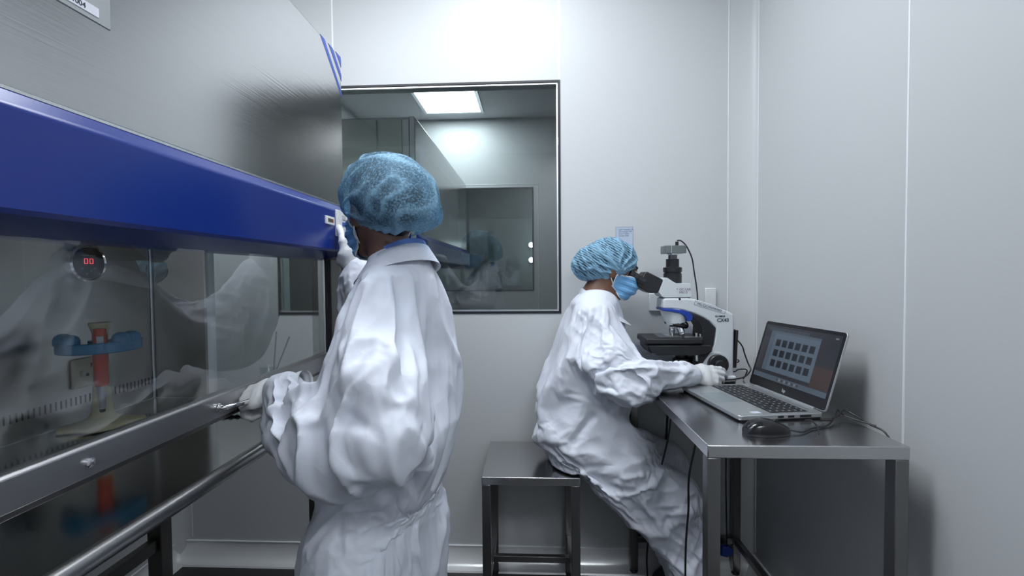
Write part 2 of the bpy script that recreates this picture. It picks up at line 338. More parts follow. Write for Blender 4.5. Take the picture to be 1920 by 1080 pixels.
# round pressure display on the back panel
g = MB().lathe([(0.052, 0), (0.052, 0.010), (0.047, 0.013), (0.044, 0.009), (0.001, 0.009)], (XB, 1.181, 1.291), (1, 0, 0), 40).build('pressure_display', CHROME, CB)
MB().lathe([(0.043, 0.0), (0.043, 0.0105), (0.001, 0.0106)], (XB, 1.181, 1.291), (1, 0, 0), 40).build('dial_face', mat('dial_face', (0.010, 0.018, 0.024, 1), 0.45), g, off=CB.location)
RED = mat('red_led', (0.3, 0.01, 0.01, 1), 0.5, emit=((1.0, 0.10, 0.12, 1), 0.9))
def seg7(b, y, z, h, w, segs, x):
    t = h * 0.11
    S = {'a': (0, w, h - t, h), 'd': (0, w, 0, t), 'g': (0, w, h / 2 - t / 2, h / 2 + t / 2), 'f': (0, t, h / 2, h), 'e': (0, t, 0, h / 2), 'b': (w - t, w, h / 2, h), 'c': (w - t, w, 0, h / 2)}
    for s_ in segs: a = S[s_]; b.box(x, x + 0.0006, y + a[0], y + a[1], z + a[2], z + a[3])
b = MB(); seg7(b, 1.166, 1.289, 0.014, 0.010, 'abcdef', XB + 0.0112); seg7(b, 1.181, 1.289, 0.014, 0.010, 'abcdef', XB + 0.0112)
b.build('digits', RED, g, off=CB.location)
b = MB(); b.box(XB + 0.0107, XB + 0.0110, 1.161, 1.206, 1.286, 1.306); b.build('digit_window', mat('digit_window', (0.05, 0.06, 0.07, 1), 0.2), g, off=CB.location)
b = MB()
for yy, zz in ((1.160, 1.276), (1.172, 1.262), (1.196, 1.276), (1.208, 1.262), (1.184, 1.270)): b.lathe([(0.0035, 0), (0.003, 0.0012)], (XB + 0.0105, yy, zz), (1, 0, 0), 12)
b.build('dial_button', mat('dial_button', (0.10, 0.30, 0.28, 1), 0.4), g, off=CB.location)
text('lettering', 'PRESSURE PASCAL', 0.0048, mat('grey_ink', (0.4, 0.42, 0.42, 1), 0.5), g, (XB + 0.0112 , 1.160, 1.3095), (0, 1, 0), (0, 0, 1)).location = -CB.location
# cream power socket
so = MB().box(XB, XB + 0.009, 1.128, 1.222, 0.958, 1.036).build('power_socket', mat('cream_plastic', (0.80, 0.72, 0.52, 1), 0.4), CB, bevel=0.003)
b = MB()
b.box(XB + 0.009, XB + 0.0095, 1.176, 1.181, 1.008, 1.020); b.lathe([(0.0045, 0), (0.0045, 0.0006)], (XB + 0.009, 1.166, 0.990), (1, 0, 0), 12); b.lathe([(0.0045, 0), (0.0045, 0.0006)], (XB + 0.009, 1.190, 0.990), (1, 0, 0), 12)
b.build('socket_hole', GASKET, so, off=CB.location)
MB().box(XB + 0.009, XB + 0.014, 1.146, 1.156, 0.988, 1.004).build('socket_switch', mat('cream_switch', (0.66, 0.62, 0.50, 1), 0.35), so, off=CB.location, bevel=0.002)
# stand
STAND = mat('stand_steel', (0.10, 0.095, 0.09, 1), 0.35, 0.9)
for lx in (-1.225, -0.70):
    for ly in (0.27, 1.36):
        MB().box(lx, lx + 0.045, ly, ly + 0.045, 0.0, 0.83).build('leg', STAND, CB, bevel=0.002)
b = MB()
b.box(-1.215, -1.19, 0.31, 1.36, 0.385, 0.425); b.box(-0.69, -0.665, 0.31, 1.36, 0.12, 0.16); b.box(-1.18, -0.70, 1.37, 1.395, 0.12, 0.16); b.box(-1.18, -0.70, 0.28, 0.305, 0.385, 0.425)
b.build('stretcher', STAND, CB, bevel=0.002)

# ------------------------------------------------------------------ cabinet in the next room
CN = thing('biosafety_cabinet', 'grey steel cabinet with blue front strip seen through the window in the next room', 'cabinet', (-0.95, 3.2, 0), world=True)
N0, N1 = 2.34, 4.12
MB().box(-1.30, -0.60, N0, N1, 1.47, 2.065).build('upper_body', STEEL, CN, bevel=0.004)
MB().box(-0.628, -0.60, N0 - 0.012, N0, 0.90, 2.065).build('corner_post', ALU, CN, bevel=0.003)
MB().prism([(-0.60, 1.47), (-0.572, 1.44), (-0.572, 1.33), (-0.66, 1.30), (-0.72, 1.30), (-0.72, 1.47)], N0, N1, 'y').build('fascia', BLUE, CN, bevel=0.004)
MB().box(-1.30, -0.66, N0 - 0.006, N0, 1.02, 1.47).build('side_panel', STEELD, CN)
PALE = mat('pale_duct_cover', (0.70, 0.70, 0.62, 1), 0.35)
MB().box(-0.790, -0.668, N0 - 0.010, N0, 1.47, 2.05).build('end_panel', PALE, CN, bevel=0.002)
P = [(-0.800, N0), (-0.800, N0 - 0.012)] + [(-0.800 - 0.5 * k / 10, N0 - 0.012 - 0.035 * math.sin(PI / 2 * k / 10)) for k in range(1, 11)] + [(-1.300, N0)]
MB().prism(P, 1.47, 2.05, 'z').build('end_cover', PALE, CN)
MB().box(-0.666, -0.630, N0 - 0.010, N0, 1.47, 2.05).build('end_rib', ALU, CN, bevel=0.002)
MB().box(-0.665, -0.66, N0, N1, 1.02, 1.32).build('sash_glass', SASHGL, CN)
MB().box(-1.30, -0.60, N0, N1, 0.86, 0.90).build('work_tray', STEELD, CN, bevel=0.002)
MB().box(-1.30, -1.27, N0, N1, 0.90, 1.47).build('back_panel', INT, CN)
for lx in (-1.28, -0.68):
    for ly in (N0 + 0.03, N1 - 0.08): MB().box(lx, lx + 0.05, ly, ly + 0.05, 0, 0.86).build('leg', STEELD, CN)
# air vent in the next room's ceiling
t = thing('ceiling_vent', 'dark square ceiling vent seen at the top corner of the window', 'vent', (0.25, 3.1, ZC))
b = MB(); ring(b, -0.3, 0.3, -0.02, 0.0, 0.01, -0.3, 0.3); b = MB().box(-0.3, 0.3, -0.3, 0.3, -0.02, 0); b.build('frame', ALU, t)
b = MB()
for k in range(11): b.box(-0.27, 0.27, -0.27 + k * 0.05, -0.25 + k * 0.05, -0.024, -0.0205)
b.build('slat', GASKET, t)
# ------------------------------------------------------------------ steel table
T = 0.856
TB = thing('steel_table', 'stainless steel table against the wall carrying the microscope and laptop', 'table', (0.619, 1.478, 0), world=True)
TX0, TX1, TY0, TY1 = 0.396, 0.842, 1.048, 1.905
MB().box(TX0, TX1, TY0, TY1, T - 0.030, T).build('table_top', STEELH, TB, bevel=0.0022, seg=3)
for x in (TX0, TX1 - 0.031):
    for y in (TY0 + 0.001, TY1 - 0.033):
        l = MB().box(x + 0.0005, x + 0.0305, y, y + 0.032, 0.02, T - 0.030).build('leg', STEELD, TB, bevel=0.002)
        MB().lathe([(0.017, 0.0), (0.017, 0.012), (0.010, 0.02)], (x + 0.0155, y + 0.016, 0.0), (0, 0, 1), 16).build('foot', BLACKP, l, off=TB.location)
MB().box(TX0 + 0.03, TX1 - 0.03, TY1 - 0.030, TY1 - 0.006, 0.135, 0.16).build('stretcher', STEELD, TB, bevel=0.002)
MB().box(TX1 - 0.026, TX1 - 0.004, TY0 + 0.033, TY1 - 0.033, 0.135, 0.16).build('stretcher', STEELD, TB, bevel=0.002)
# ------------------------------------------------------------------ stool
SL = thing('steel_stool', 'square stainless steel stool under the seated person', 'stool', (-0.013, 1.718, 0), world=True)
SX0, SX1, SY0, SY1, SZ = -0.183, 0.157, 1.548, 1.888, 0.55
MB().box(SX0, SX1, SY0, SY1, SZ - 0.028, SZ).build('seat', STEELH, SL, bevel=0.002, seg=3)
for x in (SX0, SX1 - 0.031):
    for y in (SY0 + 0.001, SY1 - 0.033):
        l = MB().box(x + 0.0005, x + 0.0305, y, y + 0.032, 0.015, SZ - 0.028).build('leg', STEELD, SL, bevel=0.002)
        MB().lathe([(0.016, 0.0), (0.016, 0.010), (0.010, 0.015)], (x + 0.0155, y + 0.016, 0.0), (0, 0, 1), 16).build('foot', BLACKP, l, off=SL.location)
for x in (SX0 + 0.006, SX1 - 0.026): MB().box(x, x + 0.020, SY0 + 0.033, SY1 - 0.033, 0.148, 0.172).build('stretcher', STEELD, SL, bevel=0.0015)
MB().box(SX0 + 0.026, SX1 - 0.026, 1.708, 1.728, 0.148, 0.172).build('crossbar', STEELD, SL, bevel=0.0015)

# ------------------------------------------------------------------ laptop
LP = thing('laptop', 'open silver laptop showing a grid of image thumbnails on the steel table', 'laptop', (0.634, 1.391, T), math.radians(8))
SILVER = mat('silver_aluminium', (0.50, 0.52, 0.54, 1), 0.36, 0.75)
LX, LY = 0.120, 0.166
def rrect(x0, x1, y0, y1, r, n=5):
    out = []
    for cx, cy, a0 in ((x1 - r, y1 - r, 0), (x0 + r, y1 - r, 90), (x0 + r, y0 + r, 180), (x1 - r, y0 + r, 270)):
        for k in range(n + 1): a = math.radians(a0 + 90 * k / n); out.append((cx + r * math.cos(a), cy + r * math.sin(a)))
    return out
MB().prism(rrect(-LX, LX, -LY, LY, 0.012), 0.0055, 0.017, 'z').build('base', SILVER, LP, bevel=0.0015)
MB().prism(rrect(-LX + 0.004, LX - 0.002, -LY + 0.003, LY - 0.003, 0.012), 0.001, 0.0060, 'z').build('bottom_cover', BLACKP, LP)
KEY = mat('key_black', (0.016, 0.017, 0.02, 1), 0.5)
kx0, kx1, ky0, ky1 = -0.022, 0.086, -0.150, 0.150
kb = MB().box(kx0, kx1, ky0, ky1, 0.0165, 0.0172).build('keyboard', KEY, LP)
b = MB(); rows = 6
for r_ in range(rows):
    n_ = [15, 14, 14, 13, 12, 9][rows - 1 - r_] if False else [9, 12, 13, 14, 14, 15][r_]
    xx = kx0 + 0.002 + r_ * (kx1 - kx0 - 0.004) / rows; ww = (ky1 - ky0 - 0.004) / n_
    for c_ in range(n_):
        yy = ky0 + 0.002 + c_ * ww; b.box(xx + 0.001, xx + (kx1 - kx0) / rows - 0.0025, yy + 0.001, yy + ww - 0.001, 0.0172, 0.0186)
b.build('key', mat('key_cap', (0.022, 0.024, 0.028, 1), 0.42), kb, bevel=0.0006, seg=1)
b = MB()
for r_ in range(6):
    n_ = [9, 12, 13, 14, 14, 15][r_]
    for c_ in range(n_):
        ww = (ky1 - ky0 - 0.004) / n_; yy = ky0 + 0.002 + c_ * ww + ww * 0.35; xx = kx0 + 0.0075 + r_ * 0.0173
        b.box(xx, xx + 0.004, yy, yy + 0.0035, 0.0186, 0.01868)
b.build('key_letter', mat('key_letter', (0.42, 0.45, 0.48, 1), 0.6), kb)
MB().box(-0.103, -0.033, -0.035, 0.068, 0.0168, 0.01735).build('touchpad', mat('touchpad', (0.33, 0.38, 0.40, 1), 0.30, 0.5), LP)
MB().box(-0.070, -0.046, -0.148, -0.132, 0.0168, 0.0174).build('sticker', mat('pale_sticker', (0.62, 0.63, 0.72, 1), 0.5), LP)
MB().box(0.092, 0.104, -0.13, 0.13, 0.0168, 0.0175).build('speaker_grille', mat('grille', (0.30, 0.32, 0.34, 1), 0.5, 0.6), LP)
b = MB()
for x0, x1 in ((-0.012, 0.004), (0.016, 0.034), (0.050, 0.082)): b.box(x0, x1, -LY - 0.0006, -LY + 0.001, 0.0078, 0.0135)
b.build('port', BLACKP, LP)
MB().tube([(LX + 0.001, -0.13, 0.016), (LX + 0.001, 0.13, 0.016)], 0.006, 12).build('hinge', SILVER, LP)
# screen, leaning back
ph = math.radians(17); hx, hz = LX + 0.001, 0.018
S = Matrix(((-math.sin(ph) * -1, 0, -math.cos(ph), hx), (0, 1, 0, 0), (math.cos(ph), 0, math.sin(ph) , hz), (0, 0, 0, 1)))
# screen space: a = up the screen, y = along the hinge, c = out of the face
S = Matrix(((math.sin(ph), 0, -math.cos(ph), hx), (0, 1, 0, 0), (math.cos(ph), 0, math.sin(ph), hz), (0, 0, 0, 1)))
SH = 0.222
lid = MB().prism(rrect(0.0, SH, -LY, LY, 0.009), -0.006, 0.0, 'z').build('lid', SILVER, LP, M=S, bevel=0.001)
bz = MB().prism(rrect(0.003, SH - 0.0015, -LY + 0.0015, LY - 0.0015, 0.008), 0.0, 0.0012, 'z').build('bezel', mat('bezel_black', (0.010, 0.010, 0.012, 1), 0.3), lid, M=S)
def scr(n, c, e):
    e *= 0.62
    return mat(n, (0.01, 0.01, 0.012, 1), 0.22, emit=((*c, 1), e))
scm = [scr('screen_desktop', (0.030, 0.032, 0.040), 1.0), scr('screen_window', (0.105, 0.145, 0.195), 1.0), scr('screen_thumb', (0.016, 0.019, 0.026), 1.0), scr('screen_bar', (0.085, 0.115, 0.155), 1.0), scr('screen_sunset', (0.060, 0.040, 0.038), 1.0), scr('screen_icon', (0.25, 0.24, 0.26), 1.0), scr('screen_side', (0.045, 0.062, 0.085), 1.0)]
b = MB(); a0, a1, q0, q1 = 0.034, SH - 0.012, -LY + 0.010, LY - 0.010
def sp(u0, u1, v0, v1, c, mi):      # u: across the screen (left to right for its user), v: up
    b.box(a0 + v0 * (a1 - a0), a0 + v1 * (a1 - a0), q1 - u0 * (q1 - q0), q1 - u1 * (q1 - q0), 0.0012, 0.0013 + c * 0.00005, mi)
sp(0, 1, 0, 1, 0, 0); sp(0.78, 1, 0.10, 0.45, 1, 4); sp(0.10, 0.78, 0.155, 0.86, 2, 1); sp(0.10, 0.78, 0.86, 0.90, 2, 3); sp(0.10, 0.165, 0.155, 0.86, 3, 3); sp(0.05, 0.62, 0.90, 0.96, 1, 6)
sp(0, 1, 0.0, 0.09, 2, 3)
for r_ in range(3):
    for c_ in range(6):
        u = 0.205 + c_ * 0.093; v = 0.63 - r_ * 0.19; sp(u, u + 0.066, v, v + 0.125, 4, 2)
for c_ in range(9): sp(0.36 + c_ * 0.035, 0.36 + c_ * 0.035 + 0.018, 0.025, 0.065, 4, 5 if c_ % 2 else 4)
for c_ in range(6): sp(0.22 + c_ * 0.07, 0.25 + c_ * 0.07, 0.915, 0.935, 3, 4)
sp(0.93, 0.965, 0.93, 0.955, 3, 5)
sc_ = b.build('screen', scm, lid, M=S, smooth=0)
lg = text('logo', 'hp', 0.014, mat('logo_silver', (0.6, 0.62, 0.64, 1), 0.3, 0.6), lid, (0, 0, 0), (0, -1, 0), (math.sin(ph), 0, math.cos(ph)), 'CENTER', bold=0.0004)
lg.location = Vector(S @ Vector((0.012, 0, 0.0014)))

# ------------------------------------------------------------------ mouse
MS = thing('computer_mouse', 'glossy black wired mouse on the steel table in front of the laptop', 'mouse', (0.566, 1.128, T), math.radians(6))
P = []
for i in range(17):
    t = i / 16; x = -0.052 + 0.104 * t
    w = 0.0295 * (math.sin(PI * min(1, max(0.0, t * 0.86 + 0.07))) ** 0.42); hgt = 0.034 * (math.sin(PI * (0.10 + 0.80 * t ** 0.8)) ** 0.75)
    P.append([(x, w * math.copysign(abs(math.cos(a)) ** 0.7, math.cos(a)), 0.003 + hgt * max(0.0, math.sin(a)) ** 0.75) for a in [PI * k / 16 for k in range(17)]])
P = np.array(P); b = MB(); b.grid(P)
b.add(P[0], [tuple(range(17))]); b.add(P[-1], [tuple(range(17))]); b.add([P[i][0] for i in range(17)] + [P[i][16] for i in range(16, -1, -1)], [tuple(range(34))])
b.build('shell', BLACKG, MS, smooth=50)
MB().prism([(P[i][0][0] * 0.99, P[i][0][1] * 1.02) for i in range(17)] + [(P[i][16][0] * 0.99, P[i][16][1] * 1.02) for i in range(16, -1, -1)], 0.0005, 0.006, 'z').build('base_rim', mat('mouse_rim', (0.05, 0.05, 0.055, 1), 0.2), MS)
MB().lathe([(0.007, -0.003), (0.008, 0), (0.007, 0.003)], (0.024, 0, 0.028), (0, 1, 0), 16).build('scroll_wheel', BLACKP, MS)
lg = text('logo', 'hp', 0.010, mat('logo_grey', (0.45, 0.46, 0.48, 1), 0.4), MS, (-0.030, 0.004, 0.0), (1, 0, 0), (0, 1, 0.25), bold=0.0002); lg.location = (0, -0.012, 0.0312)
c_ = MB().tube(spline([(0.052, 0.0, 0.010), (0.085, -0.008, 0.004), (0.13, 0.016, 0.004), (0.185, 0.035, 0.004), (0.235, 0.075, 0.012), (0.262, 0.098, 0.022), (0.272, 0.085, 0.010), (0.30, 0.02, 0.004)]), 0.0021, 8).build('mouse_cable', CABLE, MS)
# laptop charger lead
t = tag(MB().tube(spline([(0.742, 1.2045, T + 0.011), (0.765, 1.200, T + 0.013)]), 0.0045, 10).build('charging_cable', CABLE, None), 'black charging cable plugged into the laptop side and trailing to the wall', 'cable')
MB().tube(spline([(0.765, 1.200, T + 0.013), (0.80, 1.225, T + 0.016), (0.83, 1.25, T + 0.022), (0.845, 1.235, T + 0.016), (0.855, 1.19, T + 0.004), (0.8655, 1.15, T - 0.006), (0.868, 1.13, 0.80), (0.868, 1.14, 0.62)]), 0.0023, 8).build('lead', CABLE, t)
t = tag(MB().tube(spline([(0.698, 1.1955, T + 0.012), (0.694, 1.165, T + 0.022), (0.700, 1.15, T + 0.012), (0.695, 1.135, T + 0.003)]), 0.0018, 8).build('usb_cable', CABLE, None), 'short thin black cable looping down from the laptop side port', 'cable')

# ------------------------------------------------------------------ wall note, sockets and lead behind the microscope
NT = thing('notice', 'small pale blue laminated notice taped to the white back wall', 'notice', (0.381, D, 1.406))
MB().box(-0.0365, 0.0365, -0.0012, -0.0002, -0.039, 0.039).build('sheet', mat('pale_blue_paper', (0.50, 0.58, 0.72, 1), 0.25), NT)
b = MB(); ring(b, -0.0365, 0.0365, -0.039, 0.039, 0.003, -0.0016, -0.0010); b.build('sheet_edge', mat('laminate_edge', (0.40, 0.47, 0.55, 1), 0.2), NT)
text('lettering', 'Light Intensity On\nMicroscope Off\nRoom Clean\nSample Slide', 0.0085, mat('blue_grey_ink', (0.12, 0.15, 0.24, 1), 0.6), NT, (-0.024, -0.0014, 0.024), (1, 0, 0), (0, 0, 1))
WS = thing('wall_socket', 'white wall socket with a plug in it behind the microscope head', 'socket', (0.553, D, 1.125))
MB().box(-0.072, 0.09, -0.012, -0.0002, -0.032, 0.042).build('plate', WHITEP, WS, bevel=0.003)
MB().box(0.155, 0.20, -0.012, -0.0002, -0.02, 0.062).build('plate', WHITEP, WS, bevel=0.003)
PL = thing('power_plug', 'white power plug with black lead pushed into the wall socket', 'plug', (0.568, D - 0.0125, 1.123), world=True)
MB().prism(rrect(0.545, 0.592, 1.098, 1.155, 0.012), D - 0.0495, D - 0.0135, 'y').build('plug_body', WHITEP, PL, bevel=0.004)
MB().tube(spline([(0.562, D - 0.03, 1.099), (0.562, D - 0.03, 1.05), (0.562, D - 0.028, 1.0), (0.566, D - 0.020, 0.93), (0.57, D - 0.0105, 0.84), (0.55, D - 0.009, 0.5), (0.53, D - 0.075, 0.02)]), 0.0042, 8).build('lead', CABLE, PL)
AB = thing('wall_box', 'small pale junction box below the wall socket behind the microscope', 'box', (0.60, D, 1.02))
MB().box(-0.04, 0.05, -0.018, -0.0002, -0.03, 0.012).build('box', mat('pale_box', (0.55, 0.60, 0.70, 1), 0.4), AB, bevel=0.002)
MB().box(-0.02, 0.05, -0.012, -0.0002, -0.075, -0.031).build('lower_plate', WHITEP, AB, bevel=0.002)
# two black leads hanging below the table edge
for k, (pts, lb) in enumerate((([(0.47, 1.56, 0.82), (0.455, 1.55, 0.70), (0.43, 1.60, 0.50), (0.42, 1.70, 0.2), (0.44, 1.74, 0.007)], 'black lead hanging under the table beside the seated person'), ([(0.47, 1.30, 0.82), (0.452, 1.30, 0.74), (0.442, 1.31, 0.66), (0.448, 1.33, 0.56), (0.45, 1.36, 0.40), (0.47, 1.42, 0.007)], 'black lead hanging inside the near front leg of the steel table'))):
    tag(MB().tube(spline(pts), 0.0032, 8).build('power_lead', CABLE, None), lb, 'cable')
# blue plastic clip low by the rear table leg
t = thing('blue_plug', 'small blue plastic plug by the rear leg under the steel table', 'plug', (0.772, 1.845, 0.13))
MB().prism([(-0.025, -0.02), (0.0, -0.026), (0.02, -0.015), (0.026, 0.0), (0.012, 0.018), (-0.02, 0.016)], -0.012, 0.012, 'y').build('plug_body', mat('bright_blue_plastic', (0.008, 0.04, 0.28, 1), 0.4), t, bevel=0.004)
MB().tube(spline([(0.0, 0.0, 0.015), (0.002, 0.0, 0.06), (0.0, 0.005, 0.3), (0.005, 0.01, 0.69)]), 0.003, 8).build('lead', CABLE, t)

# ------------------------------------------------------------------ microscope
MC = thing('microscope', 'white trinocular microscope with camera on top at the rear of the steel table', 'microscope', (0.590, 1.715, T + 0.0005))
MS_ = 0.000541
def q(cx, cz): return ((cx - 640) * MS_ + 0.0795, (1004 - cz) * MS_)
def qp(pts): return [q(*p) for p in pts]
MW = mat('microscope_white', (0.66, 0.70, 0.73, 1), 0.32)
MK = mat('microscope_black', (0.014, 0.015, 0.018, 1), 0.40)
HW = 0.048
arm = [(735, 1000), (738, 600), (737, 562), (725, 548), (695, 532), (640, 508), (570, 482), (500, 458), (452, 446), (440, 444), (290, 444), (273, 447), (271, 515), (330, 518), (400, 527), (445, 540), (480, 552), (530, 574), (575, 602), (616, 645), (612, 690), (603, 750), (590, 790), (565, 815), (545, 845), (530, 880), (530, 910), (540, 940), (560, 960), (560, 1000)]
MB().prism(qp(arm), -HW, HW, 'y').build('stand', MW, MC, bevel=0.007, seg=3)
MB().prism(qp([(735, 1000), (735, 955), (300, 960), (285, 970), (285, 1000)]), -0.075, 0.075, 'y').build('foot_base', MW, MC, bevel=0.008, seg=3)
MB().box(*[c for c in (q(300, 0)[0], q(730, 0)[0])], -0.070, 0.070, 0.0, 0.004).build('rubber_foot', BLACKP, MC)
inner = [(438, 541), (480, 551), (530, 573), (575, 601), (617, 646), (611, 700), (602, 760), (585, 805), (560, 840), (530, 885), (505, 895), (500, 860), (522, 720), (527, 645), (505, 606), (470, 575), (450, 560)]
MB().prism(qp(inner), -HW - 0.0015, HW + 0.0015, 'y').build('inner_arm', MK, MC, bevel=0.003)
# nosepiece housing, blue band, turret, objectives
b = MB(); cxm = q(365, 0)[0]
P = []
for k in range(7):
    t = k / 6; cz = 517 + t * 100; l_ = 271 + t * 42; r_ = 470 - t * 22 ; dz = 30 * (1 - t)
    cen = q((l_ + r_) / 2, 0)[0]; rx = (r_ - l_) / 2 * MS_; ry = HW * (1 - 0.12 * t)
    P.append([(cen + rx * math.cos(a), ry * math.copysign(abs(math.sin(a)) ** 0.8, math.sin(a)), q(0, cz - (0 if t == 0 else 16 * math.cos(a) * t) + (25 if t == 0 and math.cos(a) > 0.2 else 0))[1]) for a in [2 * PI * j / 28 for j in range(28)]])
P = np.array(P); b.grid(P, closed_u=True); b.add(P[-1], [tuple(range(28))]); b.add(P[0], [tuple(range(28))])
b.build('nosepiece_housing', MW, MC)
MB().prism(qp([(270, 514), (330, 517), (400, 526), (440, 538), (463, 560), (466, 582), (452, 598), (432, 600), (426, 585), (410, 562), (380, 546), (330, 536), (272, 529)]), -HW - 0.003, HW + 0.003, 'y').build('blue_band', mat('band_blue', (0.012, 0.05, 0.36, 1), 0.35), MC, bevel=0.002)
tq = np.array([q(385, 622)[0], 0, q(385, 622)[1]]); tax = np.array([-0.22, 0, -1.0]); tax /= np.linalg.norm(tax)
MB().lathe([(0.043, -0.003), (0.044, 0.004), (0.040, 0.010), (0.030, 0.013)], tq, tax, 36).build('turret', MK, MC)
def objective(name, base, ax, prof, m):
    MB().lathe(prof, base, ax, 24).build(name, m, MC)
o1 = [(0.011, 0), (0.011, 0.014), (0.0095, 0.016), (0.0095, 0.028), (0.006, 0.034), (0.004, 0.036)]
o2 = [(0.011, 0), (0.012, 0.004), (0.012, 0.024), (0.010, 0.026), (0.010, 0.031), (0.006, 0.036)]
bx_, bz_ = q(348, 634); objective('objective_lens', (bx_, -0.012, bz_ - 0.004), (0, 0, -1), [(r, h * 1.25) for r, h in o1], CHROME)
bx_, bz_ = q(392, 634); objective('objective_lens', (bx_, -0.022, bz_ - 0.002), (0.30, -0.25, -1), o2, CHROME)
bx_, bz_ = q(425, 610); objective('objective_lens', (bx_, 0.0, bz_), (0.75, 0, -0.75), [(r * 0.9, h * 0.75) for r, h in o2], STEELD)
bx_, bz_ = q(372, 634); objective('objective_lens', (bx_, 0.022, bz_ - 0.002), (0.1, 0.5, -1), o1, CHROME)
# stage
MB().prism([(q(145, 0)[0], -0.070), (q(525, 0)[0], -0.070), (q(525, 0)[0], 0.070), (q(145, 0)[0], 0.070)], q(0, 748)[1], q(0, 706)[1], 'z').build('stage', MK, MC, bevel=0.006, seg=3)
MB().prism(qp([(158, 752), (575, 752), (590, 775), (583, 806), (560, 812), (540, 826), (230, 826), (190, 815), (165, 785)]), -0.062, 0.062, 'y').build('stage_carrier', MK, MC, bevel=0.006, seg=2)
MB().box(q(245, 0)[0], q(395, 0)[0], -0.05, 0.05, q(0, 706)[1], q(0, 703)[1]).build('stage_plate', mat('stage_grey', (0.10, 0.105, 0.115, 1), 0.35), MC)
MB().box(q(300, 0)[0], q(352, 0)[0], -0.035, 0.035, q(0, 703)[1], q(0, 701)[1]).build('glass_slide', SASHGL, MC)
MB().box(q(400, 0)[0], q(520, 0)[0], -0.066, -0.050, q(0, 706)[1], q(0, 699)[1]).build('slide_holder', STEELD, MC, bevel=0.001)
b = MB(); b.lathe([(0.005, 0), (0.005, 0.014), (0.003, 0.015)], (q(483, 0)[0], -0.058, q(0, 700)[1]), (0, 0, 1), 14); b.lathe([(0.004, 0), (0.004, 0.010)], (q(508, 0)[0], -0.058, q(0, 700)[1]), (0, 0, 1), 14); b.build('holder_screw', CHROME, MC)
# condenser and its posts
MB().lathe([(0.030, 0), (0.030, 0.018), (0.022, 0.022), (0.022, 0.05)], (q(420, 0)[0], 0, q(0, 895)[1]), (0, 0, 1), 28).build('condenser', MK, MC)
MB().prism(qp([(480, 820), (560, 820), (540, 880), (510, 898), (470, 898)]), -0.040, 0.040, 'y').build('focus_block', MK, MC, bevel=0.003)
MB().lathe([(0.0075, 0), (0.0075, 0.03)], (q(492, 0)[0], -0.046, q(0, 866)[1]), (0, 0, 1), 16).build('stage_knob', CHROME, MC)
MB().lathe([(0.032, 0), (0.032, 0.010), (0.024, 0.014)], (q(365, 0)[0], 0, q(0, 955)[1]), (0, 0, 1), 32).build('light_exit', mat('lamp_house', (0.5, 0.52, 0.54, 1), 0.25, 0.6), MC)
# focus knobs
for sy in (-1, 1):
    kn = MB().lathe([(0.040, 0), (0.040, 0.004)], (q(622, 0)[0], sy * HW, q(0, 880)[1]), (0, sy, 0), 36).build('knob_collar', MW, MC)
    kn = MB().lathe([(0.034, 0.002), (0.0355, 0.006), (0.0355, 0.020), (0.033, 0.023), (0.020, 0.023)], (q(622, 0)[0], sy * HW, q(0, 884)[1]), (0, sy, 0), 40).build('coarse_knob', MK, MC)
    MB().lathe([(0.019, 0.022), (0.020, 0.025), (0.019, 0.036), (0.016, 0.038), (0.001, 0.0375)], (q(622, 0)[0], sy * HW, q(0, 884)[1]), (0, sy, 0), 32).build('fine_knob', MK, kn)
# head
head = [(284, 306), (300, 308), (345, 338), (360, 345), (448, 345), (454, 350), (462, 436), (458, 440), (285, 440), (268, 436), (244, 404)]
MB().prism(qp(head), -0.044, 0.044, 'y').build('head', MW, MC, bevel=0.005, seg=3)
MB().box(q(285, 0)[0], q(455, 0)[0], -0.036, 0.036, q(0, 446)[1], q(0, 439)[1]).build('head_joint', MK, MC)
MB().lathe([(0.005, 0), (0.004, 0.006)], (q(380, 0)[0], -HW + 0.006, q(0, 452)[1]), (0, -1, 0), 12).build('set_screw', MK, MC)
MB().prism(qp([(157, 266), (172, 266), (272, 318), (276, 326), (246, 404), (236, 410), (196, 411), (170, 404), (102, 362), (104, 350)]), -0.040, 0.040, 'y').build('binocular_tube', MK, MC, bevel=0.007, seg=3)
ea = np.array([q(45, 285)[0] - q(150, 345)[0], 0, q(45, 285)[1] - q(150, 345)[1]]); el = np.linalg.norm(ea); ea /= el
for sy in (-0.031, 0.031):
    e0 = (q(135, 330)[0], sy, q(135, 330)[1])
    MB().lathe([(0.0165, -0.01), (0.0165, 0.018), (0.019, 0.020), (0.019, 0.036), (0.021, 0.038), (0.021, 0.052), (0.018, 0.056), (0.010, 0.054)], e0, ea, 28).build('eyepiece', MK, MC)
# photo tube and camera
zb = q(0, 338)[1]
MB().lathe([(0.0325, -0.012), (0.0325, 0.031), (0.030, 0.033), (0.030, 0.036), (0.0335, 0.038), (0.0335, 0.053), (0.030, 0.055), (0.0235, 0.056), (0.0235, 0.085), (0.015, 0.086), (0.015, 0.100)], (q(358, 0)[0], 0, zb), (0, 0, 1), 36).build('photo_tube', MK, MC)
b = MB()
for k in range(8): b.box(q(336 + k * 6, 0)[0], q(339 + k * 6, 0)[0], -0.0162, -0.0148, q(0, 182)[1], q(0, 153)[1])
b.build('tube_rib', STEELD, MC)
MB().lathe([(0.0215, 0), (0.0215, 0.005)], (q(358, 0)[0], 0, q(0, 152)[1]), (0, 0, 1), 28).build('camera_mount', CHROME, MC)
cb = MB().prism(rrect(q(293, 0)[0], q(432, 0)[0], -0.036, 0.036, 0.006), q(0, 143)[1], q(0, 91)[1], 'z').build('camera', mat('camera_grey', (0.17, 0.20, 0.20, 1), 0.4, 0.3), MC, bevel=0.0015)
